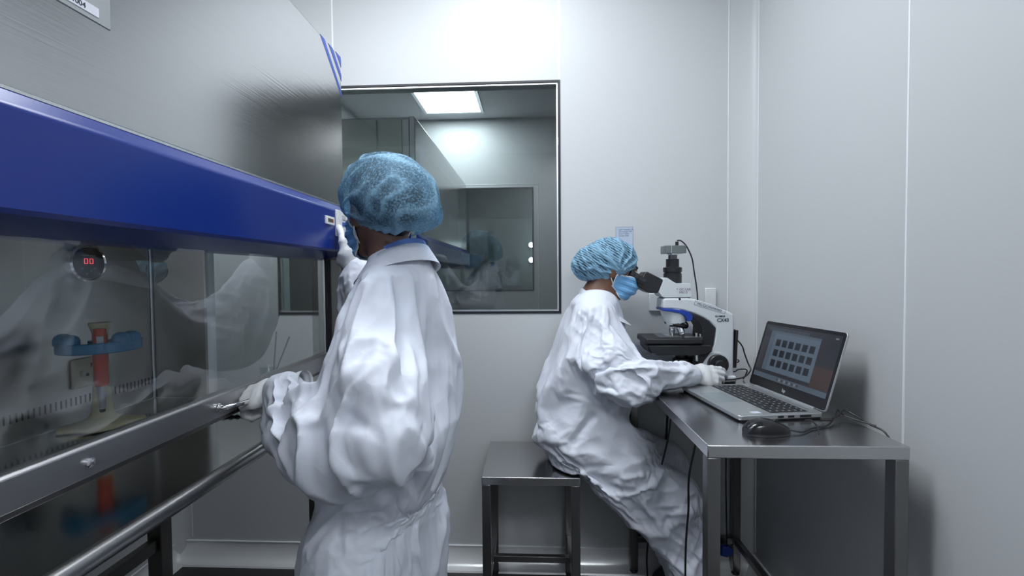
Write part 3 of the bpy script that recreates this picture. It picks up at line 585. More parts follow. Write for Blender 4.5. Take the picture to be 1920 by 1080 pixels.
MB().box(q(331, 0)[0], q(334, 0)[0], -0.0364, 0.0364, q(0, 143)[1], q(0, 91)[1]).build('camera_seam', ALU, cb)
MB().tube([(q(388, 0)[0], 0, q(0, 91)[1]), (q(388, 0)[0], 0, q(0, 62)[1])], 0.006, 12).build('camera_plug', BLACKP, cb)
# rear black plate
MB().prism(qp([(748, 660), (764, 660), (752, 912), (733, 912)]), -0.05, 0.05, 'y').build('rear_panel', BLACKP, MC, bevel=0.002)
# lettering
DK = mat('dark_lettering', (0.05, 0.075, 0.10, 1), 0.5)
yl = -HW - 0.0004
text('lettering', 'CX43', 0.0175, DK, MC, (q(624, 0)[0], yl, q(0, 603)[1]), (1, 0, 0), (0, 0, 1), bold=0.0006)
text('lettering', 'OLYMPUS', 0.0080, DK, MC, (q(611, 0)[0], yl, q(0, 572)[1]), (1, 0, 0), (0, 0, 1), bold=0.0004)
sa = math.atan2(-(545 - 478), (690 - 484)) ; sd = (math.cos(sa), 0, math.sin(sa)); su = (-math.sin(sa), 0, math.cos(sa))
PUR = mat('purple_stamp_ink', (0.10, 0.10, 0.20, 1), 0.6)
text('stamp', 'MIL/QC/PI/MI/002', 0.0122, PUR, MC, (q(492, 0)[0], yl, q(0, 487)[1]), sd, su)
b = MB(); c0 = np.array(q(482, 459)); dx = np.array([sd[0], sd[2]]); up = np.array([su[0], su[2]]); Lw, Lh = 0.114, 0.0165
c0 = c0 - up * Lh
for (s0, s1, h0, h1) in ((0, Lw, 0, 0.0008), (0, Lw, Lh - 0.0008, Lh), (0, 0.0008, 0, Lh), (Lw - 0.0008, Lw, 0, Lh)):
    b.prism([tuple(c0 + dx * a + up * h) for a, h in ((s0, h0), (s1, h0), (s1, h1), (s0, h1))], yl - 0.0002, yl + 0.0003, 'y')
b.build('stamp_border', PUR, MC)
text('stamp', 'QC LAB\nMIC-2', 0.0115, mat('faded_stamp_ink', (0.22, 0.16, 0.22, 1), 0.6), MC, (q(378, 0)[0], -0.0445, q(0, 392)[1]), (1, 0, 0), (0, 0, 1))
b = MB(); b.box(q(362, 0)[0], q(368, 0)[0], -0.0446, -0.0440, q(0, 386)[1], q(0, 380)[1]); b.build('stamp_dot', DK, MC)
# leads
def mw(cx, cz, y): a = q(cx, cz); return (a[0] + 0.590, 1.715 + y, a[1] + T + 0.0005)
tag(MB().tube(spline([mw(388, 56, 0), mw(398, 54, 0.0), mw(425, 58, 0.01), mw(470, 90, 0.03), mw(520, 170, 0.05), mw(548, 260, 0.07), mw(570, 380, 0.075), mw(578, 470, 0.075), mw(590, 640, 0.085), mw(640, 900, 0.09), mw(700, 996, 0.09)]), 0.0026, 8).build('camera_cable', CABLE, None), 'thin black cable arching down from the camera on top of the microscope', 'cable')
tag(MB().tube(spline([mw(768, 730, -0.02), mw(790, 745, -0.02), mw(815, 780, -0.02), mw(830, 830, -0.02), mw(845, 890, -0.03), mw(852, 920, -0.04), mw(835, 942, -0.05), mw(780, 962, -0.075), mw(700, 970, -0.092), mw(640, 968, -0.105), mw(592, 975, -0.112), mw(562, 998, -0.118), mw(540, 1000, -0.12)]), 0.0026, 8).build('microscope_cable', CABLE, None), 'black cable running from behind the microscope across the front of its base', 'cable')
tag(MB().tube(spline([mw(745, 905, 0.0), mw(770, 890, 0.01), mw(815, 882, 0.02), mw(824, 893, 0.02), mw(800, 902, 0.02), mw(750, 905, 0.03), mw(740, 930, -0.01), mw(752, 945, -0.03), mw(780, 930, -0.03), mw(835, 932, -0.02), mw(845, 950, -0.02), mw(820, 1000, -0.02)]), 0.0022, 8).build('coiled_lead', CABLE, None), 'loosely coiled thin black lead between the microscope and the laptop screen', 'cable')
# ------------------------------------------------------------------ organic surfaces from distance fields
def smin(a, b, k):
    h = np.clip(0.5 + 0.5 * (b - a) / k, 0, 1); return b + (a - b) * h - k * h * (1 - h)
def smax(a, b, k): return -smin(-a, -b, k)
def d_cap(P, a, b, ra, rb):
    a = np.asarray(a, np.float32); b = np.asarray(b, np.float32); ba = b - a; pa = P - a
    h = np.clip((pa @ ba) / (ba @ ba), 0, 1); return np.linalg.norm(pa - h[..., None] * ba, axis=-1) - (ra + (rb - ra) * h)
def d_ell(P, c, r, R=None):
    q = P - np.asarray(c, np.float32)
    if R is not None: q = q @ np.asarray(R, np.float32)
    r = np.asarray(r, np.float32); k0 = np.linalg.norm(q / r, axis=-1); k1 = np.linalg.norm(q / (r * r), axis=-1) + 1e-9
    return k0 * (k0 - 1) / k1
def d_limb(P, pts, rad, k=0.02):
    d = None
    for i in range(len(pts) - 1):
        e = d_cap(P, pts[i], pts[i + 1], rad[i], rad[i + 1]); d = e if d is None else smin(d, e, k)
    return d
def d_loft(P, pts, ru, rv, u, k=0.03):
    """chain of elliptic sections; u = widthways direction"""
    d = None; u = np.asarray(u, float); u /= np.linalg.norm(u)
    for i in range(len(pts) - 1):
        a = np.asarray(pts[i], float); b = np.asarray(pts[i + 1], float); ba = b - a; L = np.linalg.norm(ba); t = ba / L
        uu = u - t * (u @ t); uu /= np.linalg.norm(uu); vv = np.cross(t, uu)
        pa = P - a.astype(np.float32); h0 = (pa @ t.astype(np.float32)) / L; h = np.clip(h0, 0, 1)
        A = ru[i] + (ru[i + 1] - ru[i]) * h; B = rv[i] + (rv[i + 1] - rv[i]) * h; m = np.minimum(A, B)
        w = (h0 - h) * L
        kk = np.sqrt((pa @ uu.astype(np.float32) / A) ** 2 + (pa @ vv.astype(np.float32) / B) ** 2 + (w / m) ** 2)
        e = (kk - 1) * m; d = e if d is None else smin(d, e, k)
    return d
def frame(y, z):
    """rotation whose columns are x = cross(y, z), y, z"""
    y = np.asarray(y, float); y /= np.linalg.norm(y); z = np.asarray(z, float); z = z - y * (z @ y); z /= np.linalg.norm(z)
    return np.array([np.cross(y, z), y, z]).T
def surface(fn, lo, hi, h):
    """surface nets: quads of the zero level of fn"""
    lo = np.asarray(lo, float); n = np.maximum(3, np.ceil((np.asarray(hi) - lo) / h).astype(int) + 1)
    ax = [lo[i] + h * np.arange(n[i]) for i in range(3)]
    F = np.empty(n, np.float32)
    step = max(1, int(1.5e6 // (n[1] * n[2])))
    for s in range(0, n[0], step):
        G = np.stack(np.meshgrid(ax[0][s:s + step], ax[1], ax[2], indexing='ij'), -1).astype(np.float32); F[s:s + step] = fn(G)
    I = F < 0
    c8 = [I[i:n[0] - 1 + i, j:n[1] - 1 + j, k:n[2] - 1 + k] for i in (0, 1) for j in (0, 1) for k in (0, 1)]
    cnt = sum(c.astype(np.int8) for c in c8); act = (cnt > 0) & (cnt < 8)
    idx = -np.ones(act.shape, np.int64); cells = np.argwhere(act); idx[act] = np.arange(len(cells))
    acc = np.zeros((len(cells), 3)); num = np.zeros(len(cells))
    cor = [(i, j, k) for i in (0, 1) for j in (0, 1) for k in (0, 1)]
    def val(o): return F[cells[:, 0] + o[0], cells[:, 1] + o[1], cells[:, 2] + o[2]]
    V = {o: val(o) for o in cor}
    for a in cor:
        for d in range(3):
            if a[d] == 0:
                b = list(a); b[d] = 1; b = tuple(b); fa, fb = V[a], V[b]; x = (fa < 0) != (fb < 0)
                t = np.where(x, fa / np.where(fa == fb, 1, fa - fb), 0)
                p = np.array(a, float)[None] + t[:, None] * (np.array(b) - np.array(a)); acc += np.where(x[:, None], p, 0); num += x
    verts = lo + h * (cells + acc / num[:, None])
    quads = []
    for d in range(3):
        e1, e2 = (d + 1) % 3, (d + 2) % 3
        A = np.take(I, range(n[d] - 1), d); B = np.take(I, range(1, n[d]), d); x = np.argwhere(A != B)
        x = x[(x[:, e1] > 0) & (x[:, e2] > 0) & (x[:, e1] < n[e1] - 1) & (x[:, e2] < n[e2] - 1)]
        flip = A[x[:, 0], x[:, 1], x[:, 2]]
        def at(o1, o2): y = x.copy(); y[:, e1] += o1; y[:, e2] += o2; return idx[y[:, 0], y[:, 1], y[:, 2]]
        Q = np.stack([at(-1, -1), at(0, -1), at(0, 0), at(-1, 0)], 1); Q[~flip] = Q[~flip][:, ::-1]; quads.append(Q)
    return verts, np.concatenate(quads)
def normals(V, Q):
    n = np.cross(V[Q[:, 2]] - V[Q[:, 0]], V[Q[:, 3]] - V[Q[:, 1]]); N = np.zeros_like(V)
    for k in range(3): N[:, k] = sum(np.bincount(Q[:, c], n[:, k], len(V)) for c in range(4))
    return N / (np.linalg.norm(N, axis=1, keepdims=True) + 1e-12)
def edges_of(Q):
    E = np.concatenate([Q[:, [i, (i + 1) % 4]] for i in range(4)]); E.sort(axis=1); return np.unique(E, axis=0)
def smooth_v(V, E, n=1, lam=0.5, mask=None):
    deg = np.bincount(E.ravel(), minlength=len(V)).astype(float)
    for _ in range(n):
        S = np.stack([np.bincount(E[:, 0], V[E[:, 1], k], len(V)) + np.bincount(E[:, 1], V[E[:, 0], k], len(V)) for k in range(3)], 1) / deg[:, None]
        W = lam if mask is None else lam * mask[:, None]
        V = V + W * (S - V)
    return V
def noise3(P, scale, seed=0, oct=2):
    """cheap smooth value noise in [-1, 1]"""
    out = 0; amp = 1; tot = 0; P = P * scale
    for o in range(oct):
        i = np.floor(P).astype(np.int64); f = P - i; f = f * f * (3 - 2 * f); r = 0
        for c in [(a, b, d) for a in (0, 1) for b in (0, 1) for d in (0, 1)]:
            j = i + np.array(c); hsh = (j[..., 0] * 73856093) ^ (j[..., 1] * 19349663) ^ (j[..., 2] * 83492791) ^ (seed * 2654435761 + o * 97)
            hsh = (hsh ^ (hsh >> 13)) * 1274126177 & 0x7fffffff; hsh = (hsh ^ (hsh >> 15)) * 668265263 & 0x7fffffff
            v = (hsh % 65536) / 32768.0 - 1
            w = 1
            for k in range(3): w = w * (f[..., k] if c[k] else 1 - f[..., k])
            r = r + v * w
        out = out + amp * r; tot += amp; amp *= 0.5; P = P * 2.03 + 11.7
    return out / tot
def cloth(V, Q, excess, pin, lo, hi, iters=160, bend=0.12, grav=0.0, seed=1, nscale=16, namp=0.006, stiff=0.5, tang=0.03):
    """lets a garment surface with surplus cloth buckle into folds inside a band round its resting shape.
    excess(mid, dir) = surplus length per edge; pin = 0 free .. 1 held; lo / hi = how far it may sink / rise"""
    E = edges_of(Q); Dg = np.concatenate([Q[:, [0, 2]], Q[:, [1, 3]]]); A = np.concatenate([E, Dg])
    P0 = V.copy(); N0 = normals(V, Q); L0 = np.linalg.norm(V[A[:, 0]] - V[A[:, 1]], axis=1) + 1e-9
    dr = (V[A[:, 1]] - V[A[:, 0]]) / L0[:, None]; mid = 0.5 * (V[A[:, 0]] + V[A[:, 1]])
    L = L0 * (1 + excess(mid, dr)); free = 1 - pin
    P = V + N0 * (noise3(V, nscale, seed) * namp * free)[:, None]
    deg = np.bincount(A.ravel(), minlength=len(V)).astype(float); n = len(V)
    vel = np.zeros_like(P)
    for it in range(iters):
        d = P[A[:, 1]] - P[A[:, 0]]; l = np.linalg.norm(d, axis=1) + 1e-9
        c = (stiff * (l - L) / l)[:, None] * d
        mv = np.stack([np.bincount(A[:, 0], c[:, k], n) - np.bincount(A[:, 1], c[:, k], n) for k in range(3)], 1) / deg[:, None] * 1.6
        Pn = P + mv + 0.75 * vel; Pn[:, 2] -= grav
        if bend and it % 2 == 0: Pn = smooth_v(Pn, E, 1, bend)
        D_ = Pn - P0; nn = np.sum(D_ * N0, 1); tt = D_ - nn[:, None] * N0; tl = np.linalg.norm(tt, axis=1) + 1e-9
        nn = np.clip(nn, -lo, hi); tt *= np.minimum(1, tang / tl)[:, None]
        Pn = P0 + (nn[:, None] * N0 + tt) * free[:, None]
        vel = (Pn - P) * 0.9; P = Pn
    return P
def make_mesh(name, V, Q, mats, parent=None, sub=0, mi=None):
    if parent is not None and parent.get('_world'): V = V - np.array(parent.location)
    me = bpy.data.meshes.new(name); me.vertices.add(len(V)); me.vertices.foreach_set('co', np.ascontiguousarray(V, np.float32).ravel())
    me.loops.add(len(Q) * 4); me.loops.foreach_set('vertex_index', np.ascontiguousarray(Q, np.int32).ravel())
    me.polygons.add(len(Q)); me.polygons.foreach_set('loop_start', np.arange(0, 4 * len(Q), 4, dtype=np.int32))
    if mi is not None: me.polygons.foreach_set('material_index', np.asarray(mi, np.int32))
    me.update(calc_edges=True); me.validate()
    for mm in (mats if isinstance(mats, (list, tuple)) else [mats]): me.materials.append(mm)
    me.shade_smooth()
    o = bpy.data.objects.new(name, me); C.objects.link(o)
    if parent is not None: o.parent = parent
    if sub: s = o.modifiers.new('sub', 'SUBSURF'); s.levels = s.render_levels = sub
    return o
def keep_faces(V, Q, keep):
    Q = Q[keep]; u = np.unique(Q); r = -np.ones(len(V), int); r[u] = np.arange(len(u)); return V[u], r[Q], u

def ridged(V, run, fr, fx, seed, p=2.0, warp=0.03):
    """long sharp-backed folds that run along `run`: fr = cycles per metre along them, fx = across"""
    a = np.asarray(run, float); a /= np.linalg.norm(a); h = np.array([0, 0, 1.0]) if abs(a[2]) < 0.8 else np.array([1.0, 0, 0])
    b = np.cross(a, h); b /= np.linalg.norm(b); c = np.cross(a, b)
    W = V + warp * np.stack([noise3(V, 7, seed + 50 + k, 1) for k in range(3)], 1)
    q = np.stack([W @ a * fr, W @ b * fx, W @ c * fx], 1)
    n = np.abs(noise3(q, 1.0, seed, 1)); n2 = np.abs(noise3(q * np.array([1.7, 2.1, 2.1]) + 9.1, 1.0, seed + 1, 1))
    r = np.clip(1 - 2.2 * n, 0, 1) ** p; r2 = np.clip(1 - 2.2 * n2, 0, 1) ** p
    return r + 0.45 * r2 - 0.42
def drape(V, Q, regions, base=(0.003, 20)):
    N = normals(V, Q); d = np.zeros(len(V)); wt = np.zeros(len(V))
    for w, run, fr, fx, amp, seed in regions:
        d += w * amp * ridged(V, run, fr, fx, seed); wt += w
    d = d / np.maximum(1, wt)
    return V + N * d[:, None]
def wseg(V, a, b, r): return np.exp(-(seg_dist(V, a, b)[0] / r) ** 4)

def seg_dist(V, a, b):
    a = np.array(a); b = np.array(b); ba = b - a; h = np.clip((V - a) @ ba / (ba @ ba), 0, 1); return np.linalg.norm(V - a - h[:, None] * ba, axis=1), h
def sim_cloth(V, Q, pin, colliders, frames=30, grow=0.06, bend=0.2, mass=0.02, tension=12.0, comp=6.0, shear=3.0, grav=1.0, dist=0.003):
    """drapes a garment: Blender's own cloth solver over the padded figure, then frozen as a plain mesh"""
    sc = bpy.context.scene; made = []
    for cv, cq in colliders:
        o = make_mesh('collider', cv, cq, []); made.append(o); o.modifiers.new('col', 'COLLISION')
        o.collision.thickness_outer = 0.003; o.collision.thickness_inner = 0.02; o.collision.cloth_friction = 12
    o = make_mesh('garment', V, Q, []); made.append(o)
    vg = o.vertex_groups.new(name='pin')
    lv = np.round(np.clip(pin, 0, 1) * 10) / 10
    for w in np.unique(lv):
        if w > 0: vg.add(np.nonzero(lv == w)[0].tolist(), float(w), 'REPLACE')
    m = o.modifiers.new('cloth', 'CLOTH'); s = m.settings
    s.quality = 5; s.mass = mass; s.tension_stiffness = tension; s.compression_stiffness = comp; s.shear_stiffness = shear; s.bending_stiffness = bend
    s.tension_damping = 5; s.compression_damping = 5; s.shear_damping = 5; s.bending_damping = 0.5; s.air_damping = 2.0
    s.shrink_min = -grow; s.vertex_group_mass = 'pin'; s.pin_stiffness = 1.0; s.effector_weights.gravity = grav
    m.collision_settings.distance_min = dist; m.collision_settings.collision_quality = 2; m.collision_settings.use_self_collision = False
    m.point_cache.frame_start = 1; m.point_cache.frame_end = frames
    sc.frame_start = 1; sc.frame_end = frames
    for f in range(1, frames + 1): sc.frame_set(f)
    dg = bpy.context.evaluated_depsgraph_get(); ev = o.evaluated_get(dg); me = ev.to_mesh()
    W = np.empty(len(me.vertices) * 3, np.float32); me.vertices.foreach_get('co', W); W = W.reshape(-1, 3).astype(float); ev.to_mesh_clear()
    for q in made:
        d = q.data; bpy.data.objects.remove(q); bpy.data.meshes.remove(d)
    sc.frame_set(1)
    return W
# ------------------------------------------------------------------ pipette stand and pipette inside the cabinet
WZ = 0.8695
PSX, PSY = -1.105, 1.108
PS = thing('pipette_stand', 'cream plastic pipette stand with a blue rack inside the glass cabinet', 'stand', (PSX, PSY, WZ))
CREAM = mat('cream_stand_plastic', (0.86, 0.79, 0.52, 1), 0.42)
va = np.array([0.76, 0.65])            # across the view: direction of the long foot
def stand_f(P):
    x, y, z = P[..., 0], P[..., 1], P[..., 2]
    d = d_loft(P, [(-va[0] * 0.078, -va[1] * 0.078, 0.004), (0, 0, 0.008), (va[0] * 0.078, va[1] * 0.078, 0.004)], [0.026, 0.038, 0.026], [0.010, 0.016, 0.010], (-va[1], va[0], 0), 0.02)
    d = smin(d, d_loft(P, [(-va[1] * -0.05, -va[0] * 0.05, 0.004), (va[1] * -0.05, va[0] * 0.05, 0.004)], [0.026, 0.026], [0.009, 0.009], (va[0], va[1], 0), 0.02), 0.02)
    d = smin(d, d_limb(P, [(0, 0, 0.01), (0, 0, 0.05), (0.0, 0, 0.15), (0, 0, 0.245)], [0.026, 0.020, 0.0165, 0.014], 0.01), 0.022)
    d = np.maximum(d, -z)
    return d
V, Q = surface(stand_f, (-0.13, -0.13, -0.008), (0.13, 0.13, 0.275), 0.0034)
V[:, 2] = np.maximum(V[:, 2], 0.0002)
make_mesh('stand_body', smooth_v(V, edges_of(Q), 1), Q, CREAM, PS, 1)
MB().lathe([(0.0155, 0.215), (0.016, 0.24), (0.019, 0.252), (0.0225, 0.262), (0.0225, 0.267), (0.018, 0.268), (0.014, 0.262)], (0, 0, 0), (0, 0, 1), 28).build('flared_top', CREAM, PS)
RB = mat('rack_blue', (0.008, 0.28, 0.58, 1), 0.35)
b = MB(); n_ = 24
prof = [(0.070, 0.0), (0.084, 0.0), (0.084, 0.026), (0.070, 0.026)]
P = []
for k in range(n_ + 1):
    a = math.radians(-42 - 120 + 205 * k / n_) ; P.append([(r * math.cos(a), r * math.sin(a), 0.196 + h) for r, h in prof])
P = np.array(P); b.grid(P, closed_u=True); b.add(P[0], [(0, 1, 2, 3)]); b.add(P[-1], [(3, 2, 1, 0)])
rk = b.build('rack', RB, PS, bevel=0.002)
MB().lathe([(0.024, 0.198), (0.024, 0.222)], (0, 0, 0), (0, 0, 1), 24).build('rack_hub', RB, PS)
b = MB()
for a in (-150, -45, 40): 
    a = math.radians(a); b.obox((0.045 * math.cos(a), 0.045 * math.sin(a), 0.206), (0.034, 0.008, 0.006), [[math.cos(a), -math.sin(a), 0], [math.sin(a), math.cos(a), 0], [0, 0, 1]])
    
b.build('rack_arm', RB, PS, bevel=0.002)
for a in (-138, -98, 18, -10):
    a = math.radians(a); MB().lathe([(0.019, 0.0), (0.019, 0.014), (0.016, 0.022), (0.009, 0.027), (0.002, 0.028)], (0.068 * math.cos(a), 0.068 * math.sin(a), 0.216), (0, 0, 1), 20).build('rack_hook', RB, rk)
vd = np.array([0.70, -0.71]); px, py = PSX + vd[0] * 0.040, PSY + vd[1] * 0.040
PT = thing('pipette', 'orange and white micropipette hanging on the cream pipette stand', 'pipette', (px, py, WZ + 0.054))
ORG = mat('pipette_orange', (0.85, 0.12, 0.045, 1), 0.4)
MB().lathe([(0.0125, 0.058), (0.0145, 0.064), (0.0150, 0.110), (0.0150, 0.150), (0.0135, 0.188), (0.0125, 0.192)], (0, 0, 0), (0, 0, 1), 28).build('handle', ORG, PT)
MB().lathe([(0.0055, 0.0), (0.007, 0.008), (0.008, 0.03), (0.0100, 0.058)], (0, 0, 0), (0, 0, 1), 20).build('shaft', mat('pipette_white', (0.62, 0.63, 0.64, 1), 0.35), PT)
MB().lathe([(0.0045, -0.008), (0.0058, -0.007), (0.0058, 0.0)], (0, 0, 0), (0, 0, 1), 16).build('tip_cone', BLACKP, PT)
dy = np.array([vd[0], vd[1], 0]); dx_ = np.array([-vd[1], vd[0], 0])
R_ = np.array([dx_, dy, [0, 0, 1]]).T
lb = MB().obox(dy * 0.0145 + np.array([0, 0, 0.165]), (0.0065, 0.0012, 0.018), R_).build('label_panel', WHITEP, PT)
MB().obox(dy * 0.0150 + np.array([0, 0, 0.158]), (0.0105, 0.0012, 0.0045), R_).build('label_band', WHITEP, PT)
MB().lathe([(0.0122, 0.192), (0.0122, 0.200), (0.008, 0.201)], (0, 0, 0), (0, 0, 1), 24).build('plunger', ORG, PT)
MB().obox(-dy * 0.017 + np.array([0, 0, 0.155]), (0.006, 0.008, 0.004), R_).build('hook', WHITEP, PT)
# crumpled wipe on the work tray
W = []
for i in range(22):
    W.append([(-0.875 + 0.115 * i / 21, 1.195 + 0.07 * j / 15, WZ + 0.004 + 0.006 * abs(math.sin(i * 0.9 + 0.5 * j) * math.cos(j * 0.7 - i * 0.3)) + 0.003 * math.sin(i * 0.4)) for j in range(16)])
b = MB(); W = np.array(W); b.grid(W); b.grid(W - np.array([0, 0, 0.0018])); 
t = thing('wipe', 'crumpled pale green wipe lying on the steel work tray under the sash handle', 'cloth', (-0.82, 1.23, WZ), world=True)
o = b.build('cloth', mat('wipe_cloth', (0.55, 0.66, 0.60, 1), 0.8), t)

t = thing('glass_beaker', 'small clear glass beaker at the far end inside the cabinet', 'beaker', (-0.80, 1.33, WZ))
MB().lathe([(0.022, 0.0), (0.024, 0.003), (0.024, 0.108), (0.026, 0.112), (0.0245, 0.112), (0.0225, 0.106), (0.0225, 0.005), (0.001, 0.004)], (0, 0, 0), (0, 0, 1), 28).build('beaker_glass', glass_mat('beaker_glass', (0.85, 0.9, 0.9, 1), 1.5, 3.0), t)
for k, (x0, x1, h, lb) in enumerate(((-0.014, 0.070, 0.200, 'thin dark rod leaning steeply in the glass beaker inside the cabinet'), (0.008, 0.026, 0.215, 'thin dark rod standing almost upright in the glass beaker'))):
    tag(MB().tube([(-0.80 + x0, 1.33, WZ + 0.006), (-0.80 + x1, 1.33 + 0.004 * (k * 2 - 1), WZ + h)], [0.0016, 0.0022], 8).build('stirring_rod', STEELD, None), lb, 'rod')
# ------------------------------------------------------------------ people
SKIN = mat('brown_skin', (0.165, 0.078, 0.050, 1), 0.5, sss=0.08)
HAIR = mat('black_hair', (0.010, 0.009, 0.010, 1), 0.5)
def cloth_mat(name, col):
    m = mat(name, col, 0.58); nt = m.node_tree; N = nt.nodes; L = nt.links; b = N['Principled BSDF']
    tc = N.new('ShaderNodeTexCoord'); nm = None
    wz_ = N.new('ShaderNodeTexNoise'); wz_.inputs['Scale'].default_value = 6; wz_.inputs['Detail'].default_value = 2; L.new(tc.outputs['Object'], wz_.inputs['Vector'])
    va_ = N.new('ShaderNodeVectorMath'); va_.operation = 'MULTIPLY_ADD'; va_.inputs[1].default_value = (0.10, 0.10, 0.10); L.new(wz_.outputs['Color'], va_.inputs[0]); L.new(tc.outputs['Object'], va_.inputs[2])
    for kind, sc, dist, stg in (('V', 8.0, 0.022, 0.50), ('V', 19.0, 0.008, 0.40), ('R', 15, 0.004, 0.30), ('F', 420, 0.0006, 0.25)):
        mp = N.new('ShaderNodeMapping'); mp.inputs['Scale'].default_value = (1, 1, 0.55) if kind != 'F' else (1, 1, 1); mp.inputs['Rotation'].default_value = (0.25, 0.35, 0.0); L.new(va_.outputs[0], mp.inputs[0])
        if kind == 'V':
            nz = N.new('ShaderNodeTexVoronoi'); nz.inputs['Scale'].default_value = sc; o_ = nz.outputs['Distance']
        else:
            nz = N.new('ShaderNodeTexNoise'); nz.noise_type = 'RIDGED_MULTIFRACTAL' if kind == 'R' else 'FBM'; nz.inputs['Scale'].default_value = sc; nz.inputs['Detail'].default_value = 1.5; nz.normalize = True; o_ = nz.outputs['Fac']
        L.new(mp.outputs[0], nz.inputs['Vector'])
        bp = N.new('ShaderNodeBump'); bp.inputs['Strength'].default_value = stg; bp.inputs['Distance'].default_value = dist; L.new(o_, bp.inputs['Height'])
        if nm is not None: L.new(nm, bp.inputs['Normal'])
        nm = bp.outputs[0]
    L.new(nm, b.inputs['Normal']); return m
CLOTH = cloth_mat('white_coverall_fabric', (0.70, 0.73, 0.82, 1))
GLOVE = mat('white_glove_rubber', (0.70, 0.71, 0.73, 1), 0.45, bump=(500, 0.05))
MASKB = mat('mask_blue', (0.20, 0.46, 0.78, 1), 0.7, bump=(700, 0.15))
MASKW = mat('mask_white', (0.78, 0.80, 0.84, 1), 0.7)
SHIRT = mat('blue_shirt', (0.12, 0.22, 0.55, 1), 0.8)
NAVY = mat('navy_shirt', (0.02, 0.025, 0.05, 1), 0.8)
SHOE = mat('dark_shoe', (0.02, 0.022, 0.03, 1), 0.5)
EYEW = mat('eye_white', (0.75, 0.74, 0.72, 1), 0.25)
IRIS = mat('dark_iris', (0.02, 0.012, 0.01, 1), 0.15)
def net_mat(name, scale, thresh, lines):
    """thin blue non-woven cap: fibrous, partly see-through"""
    m = bpy.data.materials.new(name); m.use_nodes = True; nt = m.node_tree; N = nt.nodes; L = nt.links; b = N['Principled BSDF']; out = N['Material Output']
    b.inputs['Roughness'].default_value = 0.75; b.inputs['Base Color'].default_value = (0.22, 0.41, 0.57, 1)
    tc = N.new('ShaderNodeTexCoord'); nz = N.new('ShaderNodeTexNoise'); nz.inputs['Scale'].default_value = scale; nz.inputs['Detail'].default_value = 5; nz.inputs['Roughness'].default_value = 0.7
    L.new(tc.outputs['Object'], nz.inputs['Vector'])
    fac = nz.outputs['Fac']
    if lines:
        wv = N.new('ShaderNodeTexWave'); wv.inputs['Scale'].default_value = lines[0]; wv.inputs['Distortion'].default_value = lines[1]; wv.inputs['Detail'].default_value = 3; wv.inputs['Detail Scale'].default_value = 1.5
        mp = N.new('ShaderNodeMapping'); mp.inputs['Rotation'].default_value = lines[2]; L.new(tc.outputs['Object'], mp.inputs[0]); L.new(mp.outputs[0], wv.inputs['Vector'])
        mm = N.new('ShaderNodeMath'); mm.operation = 'ADD'; L.new(nz.outputs['Fac'], mm.inputs[0])
        m3 = N.new('ShaderNodeMath'); m3.operation = 'MULTIPLY_ADD'; m3.inputs[1].default_value = 0.42; m3.inputs[2].default_value = -0.2; L.new(wv.outputs['Fac'], m3.inputs[0]); L.new(m3.outputs[0], mm.inputs[1]); fac = mm.outputs[0]
    r = N.new('ShaderNodeMapRange'); r.inputs['From Min'].default_value = thresh - 0.12; r.inputs['From Max'].default_value = thresh + 0.14; r.inputs['To Min'].default_value = 0.10; r.inputs['To Max'].default_value = 0.80
    L.new(fac, r.inputs['Value'])
    at = N.new('ShaderNodeAttribute'); at.attribute_name = 'gather'
    ad = N.new('ShaderNodeMath'); ad.operation = 'ADD'; ad.use_clamp = True; L.new(r.outputs[0], ad.inputs[0]); L.new(at.outputs['Fac'], ad.inputs[1])
    tr = N.new('ShaderNodeBsdfTransparent'); tr.inputs[0].default_value = (0.62, 0.80, 0.95, 1); mx = N.new('ShaderNodeMixShader')
    L.new(ad.outputs[0], mx.inputs[0]); L.new(tr.outputs[0], mx.inputs[1]); L.new(b.outputs[0], mx.inputs[2]); L.new(mx.outputs[0], out.inputs['Surface'])
    bp = N.new('ShaderNodeBump'); bp.inputs['Strength'].default_value = 0.4; bp.inputs['Distance'].default_value = 0.002; L.new(fac, bp.inputs['Height']); L.new(bp.outputs[0], b.inputs['Normal'])
    return m

def head_f(p):
    x, y, z = np.abs(p[..., 0]), p[..., 1], p[..., 2]; q = np.stack([x, y, z], -1)
    d = d_ell(q, (0, -0.014, 0.030), (0.072, 0.091, 0.081))
    d = smin(d, d_ell(q, (0, 0.030, -0.030), (0.058, 0.060, 0.082)), 0.03)
    d = smin(d, d_limb(q, [(0.046, 0.0, -0.055), (0.030, 0.05, -0.088), (0, 0.068, -0.098)], [0.016, 0.016, 0.016], 0.02), 0.03)
    d = smin(d, d_ell(q, (0.036, 0.064, -0.026), (0.022, 0.020, 0.020)), 0.02)              # cheek
    d = smin(d, d_cap(q, (0, 0.084, 0.022), (0.030, 0.074, 0.022), 0.012, 0.011), 0.014)     # brow
    d = smax(d, -d_ell(q, (0.031, 0.096, 0.004), (0.018, 0.016, 0.011)), 0.012)              # eye socket
    d = smin(d, d_cap(q, (0, 0.084, 0.012), (0, 0.104, -0.030), 0.008, 0.012), 0.012)        # nose
    d = smin(d, d_ell(q, (0.011, 0.094, -0.033), (0.009, 0.011, 0.008)), 0.008)
    d = smin(d, d_ell(q, (0, 0.087, -0.060), (0.024, 0.010, 0.006)), 0.010)                  # lips
    d = smin(d, d_ell(q, (0, 0.085, -0.070), (0.020, 0.010, 0.007)), 0.008)
    d = smin(d, d_ell(q, (0.075, -0.008, -0.018), (0.010, 0.019, 0.031)), 0.008)             # ear
    d = smin(d, d_limb(q, [(0, -0.022, -0.06), (0, -0.038, -0.13), (0, -0.050, -0.19)], [0.055, 0.050, 0.060], 0.02), 0.025)
    return d
